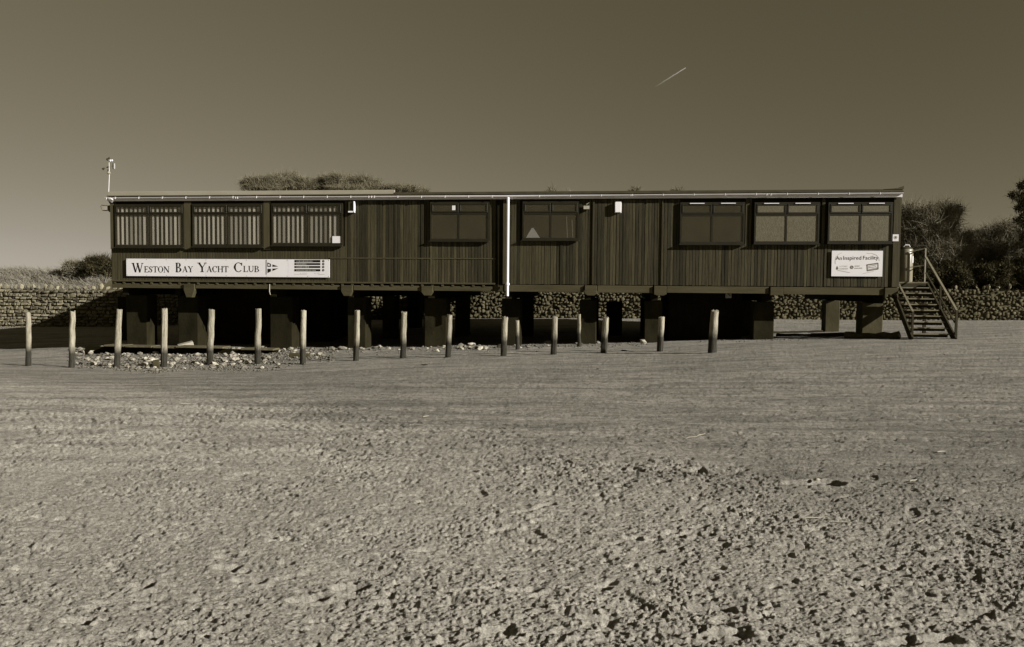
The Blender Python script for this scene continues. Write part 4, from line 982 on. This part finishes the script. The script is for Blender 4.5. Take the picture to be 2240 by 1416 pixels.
def band(p, w, n0, n1):
    P2 = [g2(*k) for k in p]
    for a, b in zip(P2[:-1], P2[1:]):
        d = Vector((b[0]-a[0], b[1]-a[1])).normalized(); n = Vector((-d.y, d.x))*w/11.2/2
        fl.px([(a[0]-n.x, a[1]-n.y), (b[0]-n.x, b[1]-n.y), (b[0]+n.x, b[1]+n.y), (a[0]+n.x, a[1]+n.y)])
band([(933+34*math.cos(k*.7), 728+34*math.sin(k*.7)) for k in range(10)], 20, 0, 0); band([(915, 745), (950, 712)], 9, 0, 0)
band([(1298, 670), (1580, 628)], 26, 0, 0); band([(1310, 815), (1578, 770)], 26, 0, 0); band([(1308, 665), (1314, 820)], 26, 0, 0); band([(1575, 628), (1578, 775)], 22, 0, 0)
rs = random.Random(9)
for row, (ya, yb) in enumerate(((705, 665), (740, 712), (782, 745))):
    x = 1345
    while x < 1540:
        wv = rs.uniform(14, 32); yy = ya+(yb-ya)*(x-1345)/195; band([(x, yy), (x+wv, yy-wv*.15)], rs.uniform(12, 20), 0, 0); x += wv+rs.uniform(6, 12)
fl.build('logos', M['ink2'], t)
fl = Flat(base, -.003)
for arc in ([(700, 370), (610, 410), (545, 480), (528, 560), (530, 650)], [(1300, 385), (1420, 385), (1540, 430), (1600, 500), (1610, 570)], [(590, 800), (700, 820), (890, 858)], [(1210, 880), (1340, 855), (1480, 820)]): band(arc, 9, 0, 0)
fl.build('curved_rules', M['inkpale'], t)
# ------------------------------------------------------------------ stairs, landing, tank
def lp(s, y, z): return (s, y, z)
stt = local_thing('beach_stairs', 'steep open timber stairs with handrails at the right end of the clubhouse', 'stairs', 0, 0, 0)
def sx(px, py, y): return fac(px, py, y)
y_top, y_bot = .75, -1.55; zt = fac(1995, 617, y_top)[1]
sl_t, sr_t = fac(1958, 617, y_top)[0], fac(2026, 617, y_top)[0]
sl_b, sr_b = fac(1992, 735, y_bot)[0], fac(2087, 735, y_bot)[0]
sl_t = LEN+.03; sr_t = fac(2027, 617, y_top)[0]
pb = bw(sl_b, y_bot, 0); zb = gz(pb.x, pb.y)
NT = 10
for k in range(NT):
    f = k/NT; zz = zt+(zb-zt)*(k+0.0)/NT; yy = y_top+(y_bot-y_top)*f; a = sl_t+(sl_b-sl_t)*f; b = sr_t+(sr_b-sr_t)*f
    if k: MB().box(a+.05, b-.05, yy-.14, yy+.14, zz-.04, zz).build('tread', M['tread'], stt, bevel=.006)
    if k: MB().box(a+.06, b-.06, yy+.10, yy+.12, zz-.13, zz-.042).build('dark_gap_board', M['stair'], stt)  # dark boards added to deepen the shade between the treads
for (st_, sb_) in ((sl_t-.02, sl_b), (sr_t, sr_b)):
    MB().bar((st_, y_top, zt-.12), (sb_, y_bot-.12, zb-.02), .05, .26).build('stringer', M['stair'], stt)
# hand rails
def P3(px, py, y): s_, z_ = fac(px, py, y); return (s_, y, z_)
A = P3(2025, 563, y_top-.1); B = P3(2093, 680, y_bot-.05)
MB().bar(A, B, .07, .05).build('handrail', M['tread'], stt)
A2 = P3(2025, 597, y_top-.1); B2 = P3(2089, 706, y_bot-.05)
MB().bar(A2, B2, .04, .04).build('mid_rail', M['darksteel'], stt)
MB().box(B[0]-.04, B[0]+.03, B[1]-.03, B[1]+.03, zb-.25, B[2]+.02).build('newel_post', M['stair'], stt)
mid = (Vector(A)+Vector(B))/2; MB().box(mid.x-.03, mid.x+.03, mid.y-.03, mid.y+.03, mid.z-1.25, mid.z).build('newel_post', M['stair'], stt)
A = P3(1963, 616, y_top-.25); B = P3(1997, 683, y_bot+.02)
MB().bar(A, B, .06, .05).build('handrail', M['tread'], stt)
MB().box(B[0]-.035, B[0]+.03, B[1]-.03, B[1]+.03, zb-.25, B[2]+.02).build('newel_post', M['stair'], stt)
# landing
ld = local_thing('stair_landing', 'small raised landing with steel guard rails at the head of the stairs', 'landing', 0, 0, 0)
sR = sr_t+.06
for k in range(8):
    MB().box(LEN+.035, sR, y_top+.02+k*.2, y_top+.02+k*.2+.19, zt-.045, zt).build('plank', M['tread'], ld)
MB().box(LEN+.035, sR, y_top+.02, y_top+.08, zt-.24, zt-.047).build('edge_beam', M['stair'], ld); MB().box(sR-.06, sR, y_top+.081, y_top+1.6, zt-.24, zt-.047).build('edge_beam', M['stair'], ld)
for (ss, yy) in ((sR-.05, y_top+.12), (sR-.05, y_top+1.5), (LEN+.1, y_top+1.5)):
    p = bw(ss, yy, 0); MB().box(ss-.05, ss+.05, yy-.05, yy+.05, gz(p.x, p.y)-.3, zt-.242).build('leg', M['stair'], ld)
a = P3(2025, 544, y_top+.1); MB().box(a[0]-.02, a[0]+.02, a[1]-.02, a[1]+.02, zt, a[2]).build('guard_post', M['steel'], ld)
a2 = (a[0], y_top+1.5, a[2]+.02); MB().box(a2[0]-.02, a2[0]+.02, a2[1]-.02, a2[1]+.02, zt, a2[2]).build('guard_post', M['steel'], ld)
w0 = P3(1997, 549, y_top+1.2)
MB().bar(a, a2, .035, .035).build('guard_rail', M['steel'], ld); MB().bar(a2, (LEN+.05, a2[1], a2[2]), .035, .035).build('guard_rail', M['steel'], ld)
MB().bar((a[0], a[1], a[2]-.62), (a2[0], a2[1], a2[2]-.62), .03, .03).build('guard_rail', M['steel'], ld); MB().bar((a2[0], a2[1], a2[2]-.62), (LEN+.05, a2[1], a2[2]-.62), .03, .03).build('guard_rail', M['steel'], ld)
MB().bar(P3(1990, 551, y_top+.25), a, .035, .035).build('guard_rail', M['steel'], ld); MB().bar(P3(1989, 585, y_top+.25), (a[0], a[1], a[2]-.62), .03, .03).build('guard_rail', M['steel'], ld)
c0, c1 = fac(1963, 580, y_top+.55)[0], fac(1996, 580, y_top+.55)[0]; rr_ = (c1-c0)/2; zc = fac(1980, 545, y_top+.55)[1]
tk = local_thing('upright_tank', 'tall grey cylindrical tank with a pale label beside the head of the stairs', 'tank', (c0+c1)/2, y_top+.55, zt)
H_ = zc-zt
MB().tube([(0, 0, .0), (0, 0, .03), (0, 0, H_-.04), (0, 0, H_)], [rr_*.95, rr_, rr_, rr_*.9], 28).build('tank_body', M['tank'], tk, smooth=True)
MB().tube([(0, 0, H_+.001), (0, 0, H_+.05), (0, 0, H_+.10)], [rr_*.95, rr_*.8, rr_*.35], 20).build('tank_lid', M['darksteel'], tk, smooth=True)
MB().tube([(-.1, -.1, H_+.08), (-.05, -.12, H_+.14), (.08, -.12, H_+.14), (.12, -.1, H_+.07)], .02, 6).build('valve_handle', M['white'], tk, smooth=True)
an = R(-25); MB().box(-.05, .05, -.004, .004, -.12, .12).build('label_plate', M['sign'], tk, loc=(rr_*1.01*math.sin(R(55)), -rr_*1.01*math.cos(R(55)), H_*.68), rot=(0, 0, R(55)))
# bright strip and meter box under the floor
s_, z_ = fac(1594, 645, 1.6); t = local_thing('junction_box', 'small pale box hanging under the floor over the dark store', 'box', s_, 1.6, z_)
MB().box(-.11, .11, 0, .12, -.13, .13).build('case', M['conc'], t, bevel=.01); MB().tube([(-.05, -.01, .06), (.05, -.015, -.04)], .015, 6).build('cable', M['darksteel'], t)
# rear footbridges from the clubhouse to the wall
for (s_, lab) in ((-.05, 'solid-sided footbridge from the left end of the clubhouse to the sea wall'), (10.9, 'solid-sided footbridge from behind the middle of the clubhouse to the sea wall')):
    t = local_thing('footbridge', lab, 'footbridge', s_, DEP+.05, 0)
    pw_ = bw(s_, DEP, 0); L_ = (wy(pw_.x)-pw_.y)/math.cos(TH)+.3
    MB().box(.0, 1.5, 0, L_, 1.5, 1.6).build('deck', M['stair'], t)
    for q_ in (0, 1.44): MB().box(q_, q_+.06, 0, L_, 1.601, 2.3).build('parapet', M['stair'], t)
# concrete footing ledge at the left pillars
a, b = fac(168, 758, -.5)[0], fac(600, 757, -.5)[0]
t = local_thing('concrete_footing', 'long low concrete footing edge in front of the left pillars', 'footing', 0, 0, 0)
zf = fac(380, 757.5, -.45)[1]
MB().box(a+.1, b-.1, -.15, .15, zf-.6, zf-.115).build('footing_base', M['void'], t); rs = random.Random(2); x = a  # base coloured near black to paint the shade below the blocks
while x < b:
    w_ = rs.uniform(.8, 2.0); zt_ = zf+rs.uniform(-.05, .015)
    if rs.random() < .25: x += w_*.6; continue
    MB().box(x, min(x+w_, b)-.02, -.55+rs.uniform(-.06, .06), .1, zt_-.07, zt_).build('footing_block', M['footing'], t, bevel=.015); x += w_
# ------------------------------------------------------------------ posts
def make_post(px0, py0, px1, py1, wpx, Y, label, group, seed):
    rr = random.Random(seed); b = at(px1, py1, Y); g_ = gz(b.x, b.y); k = Y/F
    b = Vector((b.x, b.y, g_)); tp = at(px0, py0, Y+rr.uniform(-.06, .06)); Rr = wpx*k/2; n = 14; mb = MB(); pts = []; rad = []
    for i in range(9):
        f = i/8; pts.append((b+Vector((0, 0, -.4))).lerp(tp, f)+Vector((rr.uniform(-.008, .008), rr.uniform(-.008, .008), 0))); rad.append(Rr*(1.10-.16*f+rr.uniform(-.035, .035)))
    pts = [p-b for p in pts]; mb.tube(pts, rad, n)
    for j in range(len(mb.v)):
        v = Vector(mb.v[j]); a = j % n; mb.v[j] = tuple(v+Vector((math.sin(a*2.3+seed), math.cos(a*1.7+seed), 0))*Rr*.05)
    for j in range(8*n, 9*n): mb.v[j] = (mb.v[j][0], mb.v[j][1], mb.v[j][2]+rr.uniform(-.03, .03))
    for i in range(1, 9):
        for j in range(n): v = mb.v[i*n+j]; q_ = rr.uniform(-.05, .05)*Rr+(-.16*Rr if j == (seed*3) % n else 0); mb.v[i*n+j] = (v[0]+math.cos(6.28*j/n)*q_, v[1]+math.sin(6.28*j/n)*q_, v[2])
    o = mb.build('wooden_post', M['post'], None, smooth=True); o.location = b; tag(o, label, 'post', group); return o
def postmat():
    m = M['post']; N = m.node_tree.nodes; K = m.node_tree.links; b = N['Principled BSDF']; src = b.inputs['Base Color'].links[0].from_socket
    tc = N.new('ShaderNodeTexCoord'); sp = N.new('ShaderNodeSeparateXYZ'); K.new(tc.outputs['Object'], sp.inputs[0])
    nz = N.new('ShaderNodeTexNoise'); nz.inputs['Scale'].default_value = 3.5; nz.inputs['Detail'].default_value = 5; K.new(tc.outputs['Object'], nz.inputs[0])
    ad = N.new('ShaderNodeMath'); ad.operation = 'MULTIPLY_ADD'; K.new(nz.outputs[0], ad.inputs[0]); ad.inputs[1].default_value = .9; K.new(sp.outputs[2], ad.inputs[2])
    mr_ = N.new('ShaderNodeMapRange'); mr_.interpolation_type = 'SMOOTHSTEP'; mr_.inputs['From Min'].default_value = .8; mr_.inputs['From Max'].default_value = 1.35
    mr_.inputs['To Min'].default_value = .16; mr_.inputs['To Max'].default_value = 1.25; K.new(ad.outputs[0], mr_.inputs[0])
    sc = N.new('ShaderNodeVectorMath'); sc.operation = 'SCALE'; K.new(src, sc.inputs[0]); K.new(mr_.outputs[0], sc.inputs['Scale']); K.new(sc.outputs[0], b.inputs['Base Color'])
postmat()                                       # algae-dark, wave-washed lower half and bleached top
ROW = [(62, 684, 62, 801, 11.5), (159, 681, 156, 804, 12), (261, 678, 254, 804, 12.5), (360, 676, 357, 803, 12.5), (463, 678, 457, 798, 13), (566, 677, 562, 798, 13), (664, 680, 662, 797, 12.5),
       (782, 679, 778, 789, 12.5), (884, 683, 881, 784, 13), (984, 689, 980, 782, 12.5), (1105, 694, 1101, 779, 13), (1214, 694, 1210, 776, 13), (1325, 695, 1320, 772, 13.5), (1447, 694, 1443, 769, 13.5), (1564, 680, 1556, 772, 18)]
where = ['leftmost weathered post of the row, in front of the stone wall', 'second post from the left, at the left edge of the rubble', 'third post from the left, leaning right below the start of the name sign', 'fourth post from the left, rising from the rubble left of the first bracket',
         'fifth post from the left, leaning right in the widest rubble', 'sixth post from the left, below the pennant end of the name sign', 'seventh post from the left, at the right end of the wide rubble', 'eighth post from the left, just below the second bracket',
         'ninth post from the left, between the second and third brackets', 'tenth post from the left, overlapping the pillar under the third bracket', 'weathered post just left of the white downpipe', 'weathered post midway between the downpipe and the fourth bracket',
         'weathered post just right of the fourth bracket', 'second post from the right, under the fifth bracket', 'thickest dark-sided post at the right end of the row']
for i, (a, b, c, d, w) in enumerate(ROW):
    p = on_ground(c, d); make_post(a, b, c, d, w, p.y, where[i], 'weathered posts in a row on the beach', i)
p = on_ground(1132, 765); make_post(1132, 702, 1132, 765, 8, p.y, 'slim short post standing right of the downpipe behind the row', 'slim posts behind the row', 31)
p = on_ground(1267, 759); make_post(1267, 688, 1267, 759, 8.5, p.y, 'slim taller post beside the pillar under the fourth bracket', 'slim posts behind the row', 32)
# ------------------------------------------------------------------ rubble
RM = [rock_mesh(i, .62) for i in range(14)]; rr = random.Random(77); placed = []
def rock_at(px, py, wpx, thingy, lab='pale rough stone lying loose in the rubble among the posts', grp='loose stones of the rubble bank'):
    p = on_ground(px, py); w = wpx*p.y/F
    mt = (tuple((p.x, p.y, p.z+w*.16)), (rr.uniform(-.35, .35), rr.uniform(-.35, .35), rr.uniform(0, 6.28)), (w*rr.uniform(.85, 1.15), w*rr.uniform(.75, 1.1), w*rr.uniform(.7, 1.1)))
    if thingy:
        o = obj('rock', rr.choice(RM), None, None, *mt); tag(o, lab, 'rock', grp)
    else: rest2[0].append(rr.choice(RM)); rest2[1].append(TRS(*mt))
rest2 = ([], [])
def lower(px): return float(np.interp(px, [150, 175, 250, 330, 420, 520, 620, 700], [792, 803, 806, 815, 806, 812, 806, 790]))
n1 = 0
while n1 < 265:
    px = rr.uniform(160, 720); py = rr.uniform(764, 815)
    if py > lower(px) or (px > 600 and py > 785 and rr.random() < .8): continue
    rock_at(px, py, rr.choice([10, 11, 12, 13, 15, 17, 21]), True); n1 += 1
for k in range(2700):
    px = rr.uniform(150, 730); py = rr.uniform(762, 817)
    if py > lower(px)+4: continue
    if px > 600 and py > 788 and rr.random() < .85: continue
    rock_at(px, py, rr.uniform(3.5, 9), False)
n2 = 0
for k in range(75):
    px = rr.uniform(700, 1330); py = rr.gauss(np.interp(px, [700, 900, 1330], [768, 763, 754]), 3.0)
    if px > 1200 and rr.random() < .4: continue
    rock_at(px, py, rr.choice([8, 9, 10, 12, 14, 18, 22]), True, 'pale stone in the thin line of stones along the shade edge under the clubhouse', 'stones along the shade edge')
for k in range(420):
    px = rr.uniform(690, 1420); py = rr.gauss(np.interp(px, [700, 900, 1420], [768, 763, 752]), 4.0); rock_at(px, py, rr.uniform(3, 7), False)
for k in range(60):
    px = rr.uniform(1500, 1760); py = rr.gauss(744, 2.5); rock_at(px, py, rr.uniform(2.5, 6), False)
for (px, py, w, lab) in [(1409, 753, 24, 'large rounded pale boulder between the fourth and fifth brackets'), (1198, 752, 22, 'pale boulder midway along the thin line of stones'), (1308, 752, 14, 'upright pale stone left of the post by the fourth bracket'),
                         (1045, 764, 18, 'flat pale slab right of the tenth post'), (1580, 740, 14, 'pale lump of stone in the shade behind the thickest post'), (2178, 700, 9, 'small bright white stone at the foot of the right sea wall'),
                         (2218, 701, 12, 'small pale stone at the foot of the wall near the right edge'), (830, 762, 20, 'flat pale stone left of the ninth post')]:
    rock_at(px, py, w, True, lab, None)
    bpy.data.objects[-1] if False else None
o = join_copies('rubble', rest2[0], rest2[1], M['rock']); tag(o, 'small broken stones and shingle between the loose rocks', 'rubble', kind='stuff')
for o in [o for o in bpy.data.objects if o.get('group') is None and o.get('category') == 'rock']: pass
p = on_ground(406, 768); o = MB().box(-.30, .30, -.12, .12, -.1, .1).build('concrete_block', M['conc'], bevel=.02); o.location = (p.x, p.y, p.z+.22); o.rotation_euler = (R(12), R(-14), R(28))
tag(o, 'tilted pale concrete block on top of the rubble between two posts', 'concrete block')
p = on_ground(655, 782); o = MB().box(-.36, .36, -.08, .08, -.08, .08).build('timber_baulk', M['log'], bevel=.02); o.location = (p.x, p.y, p.z+.07); o.rotation_euler = (0, R(2), R(6)); tag(o, 'short dark timber lying in the rubble by the seventh post', 'timber')
p = on_ground(325, 806); o = MB().box(-.10, .10, -.1, .1, -.16, .16).build('broken_block', M['log'], bevel=.02); o.location = (p.x+.25, p.y, p.z+.1); o.rotation_euler = (R(5), R(-4), R(18)); tag(o, 'dark broken block in the rubble right of the third post', 'block')
# logs at the right pillars
def log(px0, py0, px1, py1, rad, label, name='driftwood_log', cat='log', m=None):
    a, b = on_ground(px0, py0), on_ground(px1, py1); a.z += rad*.7; b.z += rad*.7; rr2 = random.Random(int(px0)); d = b-a; n_ = 7
    pts = [Vector((0, 0, 0))+d*(i/n_)+Vector((0, 0, rr2.uniform(-.3, .3)*rad)) for i in range(n_+1)]
    o = MB().tube(pts, [rad*rr2.uniform(.8, 1.15) for _ in pts], 9).build(name, m or M['log'], None, smooth=True); o.location = a; tag(o, label, cat); return o
log(1700, 736, 1850, 737, .07, 'thin dark log lying between the two right-hand front pillars')
log(1775, 733, 1880, 732, .05, 'slender pale-topped branch lying behind the dark log at the right pillars', m=M['post'])
log(1848, 741, 1968, 741, .14, 'thick dark log lying at the foot of the rightmost front pillar')
log(1690, 730, 1800, 727, .05, 'thin dark branch in the shade right of the pillar with lit stripes')
# ------------------------------------------------------------------ flotsam on the sand
def stick(px0, py0, px1, py1, wpx, label, m=None, lift=.006):
    a, b = on_ground(px0, py0), on_ground(px1, py1); rad = max(wpx*a.y/F/2, .003); a.z += rad+lift; b.z += rad+lift; d = b-a; s_ = random.Random(int(px0*7+py0))
    sd = Vector((-d.y, d.x, 0))*.08; pts = [Vector((0, 0, 0)), d*.35+sd*s_.uniform(-1, 1), d*.7+sd*s_.uniform(-1, 1), d]
    o = MB().tube(pts, [rad*.7, rad, rad*.9, rad*.4], 6).build('driftwood_stick', m or M['drift'], None, smooth=True); o.location = a; tag(o, label, 'stick'); return o
stick(1755, 1138, 1808, 1135, 3, 'longest bleached stick of three lying right of centre on the sand')
stick(1820, 1146, 1862, 1147, 2.2, 'thin bleached stick right of the longest of the three sticks')
stick(1733, 1126, 1772, 1130, 1.8, 'curved thin bleached stick left of the longest of the three sticks')
stick(2050, 992, 2070, 990, 3, 'short bleached stick towards the right edge of the smooth sand')
stick(1990, 1057, 2006, 1053, 2.5, 'short bright stick below the right smooth sand')
stick(1525, 957, 1543, 951, 2, 'short tilted pale stick left of the long furrow')
stick(2007, 1148, 2022, 1140, 2.5, 'forked pale twig in the rough sand at right')
stick(2088, 1190, 2102, 1186, 2.5, 'small bright twig near the rough sand at right')
stick(1500, 962, 1526, 957, 1.5, 'hair-thin pale stalk left of the short tilted stick')
stick(906, 932, 932, 934, 2.2, 'pale reed stalk lying in the middle of the beach')
stick(925, 915, 938, 912, 2.2, 'small pale reed scrap above the reed stalk')
stick(1255, 1007, 1272, 1008, 2.5, 'pale reed scrap just beyond the churned sand')
stick(395, 886, 418, 885, 2.0, 'pale reed stalk on the left of the beach')
stick(1098, 938, 1108, 942, 2.5, 'tiny bright scrap of reed near the centre')
rs = random.Random(15)
def lump(px, py, wpx, label, m=None, flat=.5, name='seaweed_clump', cat='seaweed'):
    p = on_ground(px, py); w = wpx*p.y/F; o = obj(name, rock_mesh(int(px+py), flat, m or M['weed'], 2), None, None, (p.x, p.y, p.z+w*.08), (0, 0, rs.uniform(0, 3)), (w, w*.7, w*.6)); tag(o, label, cat)
lump(1277, 948, 9, 'small black lump alone on the middle sand'); lump(1307, 808, 7, 'tiny black lump on the far sand before the fourth bracket')
lump(2065, 776, 6, 'tiny black lump on the sand in front of the stairs'); lump(1947, 809, 9, 'small black lump on the sand left below the stairs'); lump(1561, 1030, 8, 'small black lump left of the deep gouge')
lump(1366, 768, 16, 'dark weed clump on the sand right of a post', flat=.3); lump(930, 800, 22, 'flat dark weed smear on the far sand', flat=.15)
lump(1047, 1032, 10, 'small dark lump at the start of the churned sand'); lump(1923, 1030, 9, 'small dark lump right of the deep gouge')
lump(424, 1338, 5, 'tiny white shell in the left foreground', M['white'], .6, 'shell', 'shell'); lump(946, 1095, 5, 'tiny pale shell near the centre', M['white'], .6, 'shell', 'shell')
lump(1785, 1052, 26, 'half-buried pale stone between the two deep gouges', M['conc'], .5, 'half_buried_stone', 'stone')
# ------------------------------------------------------------------ contrail
a, b = at(1432, 191, 6000), at(1500, 148.5, 6000); d = b-a; n_ = 24
m = bpy.data.materials.new('contrail_ice'); m.use_nodes = True; N = m.node_tree.nodes; K = m.node_tree.links
for x in list(N): N.remove(x)
o_ = N.new('ShaderNodeOutputMaterial'); df = N.new('ShaderNodeBsdfDiffuse'); df.inputs[0].default_value = tint(.8); tp_ = N.new('ShaderNodeBsdfTransparent'); mx = N.new('ShaderNodeMixShader')
tc = N.new('ShaderNodeTexCoord'); sp = N.new('ShaderNodeSeparateXYZ'); K.new(tc.outputs['Generated'], sp.inputs[0]); mr2 = N.new('ShaderNodeMapRange'); mr2.inputs['To Min'].default_value = 0.0; mr2.inputs['To Max'].default_value = .23
K.new(sp.outputs[0], mr2.inputs[0]); K.new(mr2.outputs[0], mx.inputs[0]); K.new(tp_.outputs[0], mx.inputs[1]); K.new(df.outputs[0], mx.inputs[2]); K.new(mx.outputs[0], o_.inputs[0])
ct = MB().tube([d*(i/n_)+Vector((0, 0, math.sin(i)*.6)) for i in range(n_+1)], [5.0+1.5*math.sin(i*1.9)*.3-(i/n_)*1.5 for i in range(n_+1)], 8).build('contrail', m, None, smooth=True); ct.location = a
tag(ct, 'short white aircraft vapour trail in the upper right sky', 'contrail')
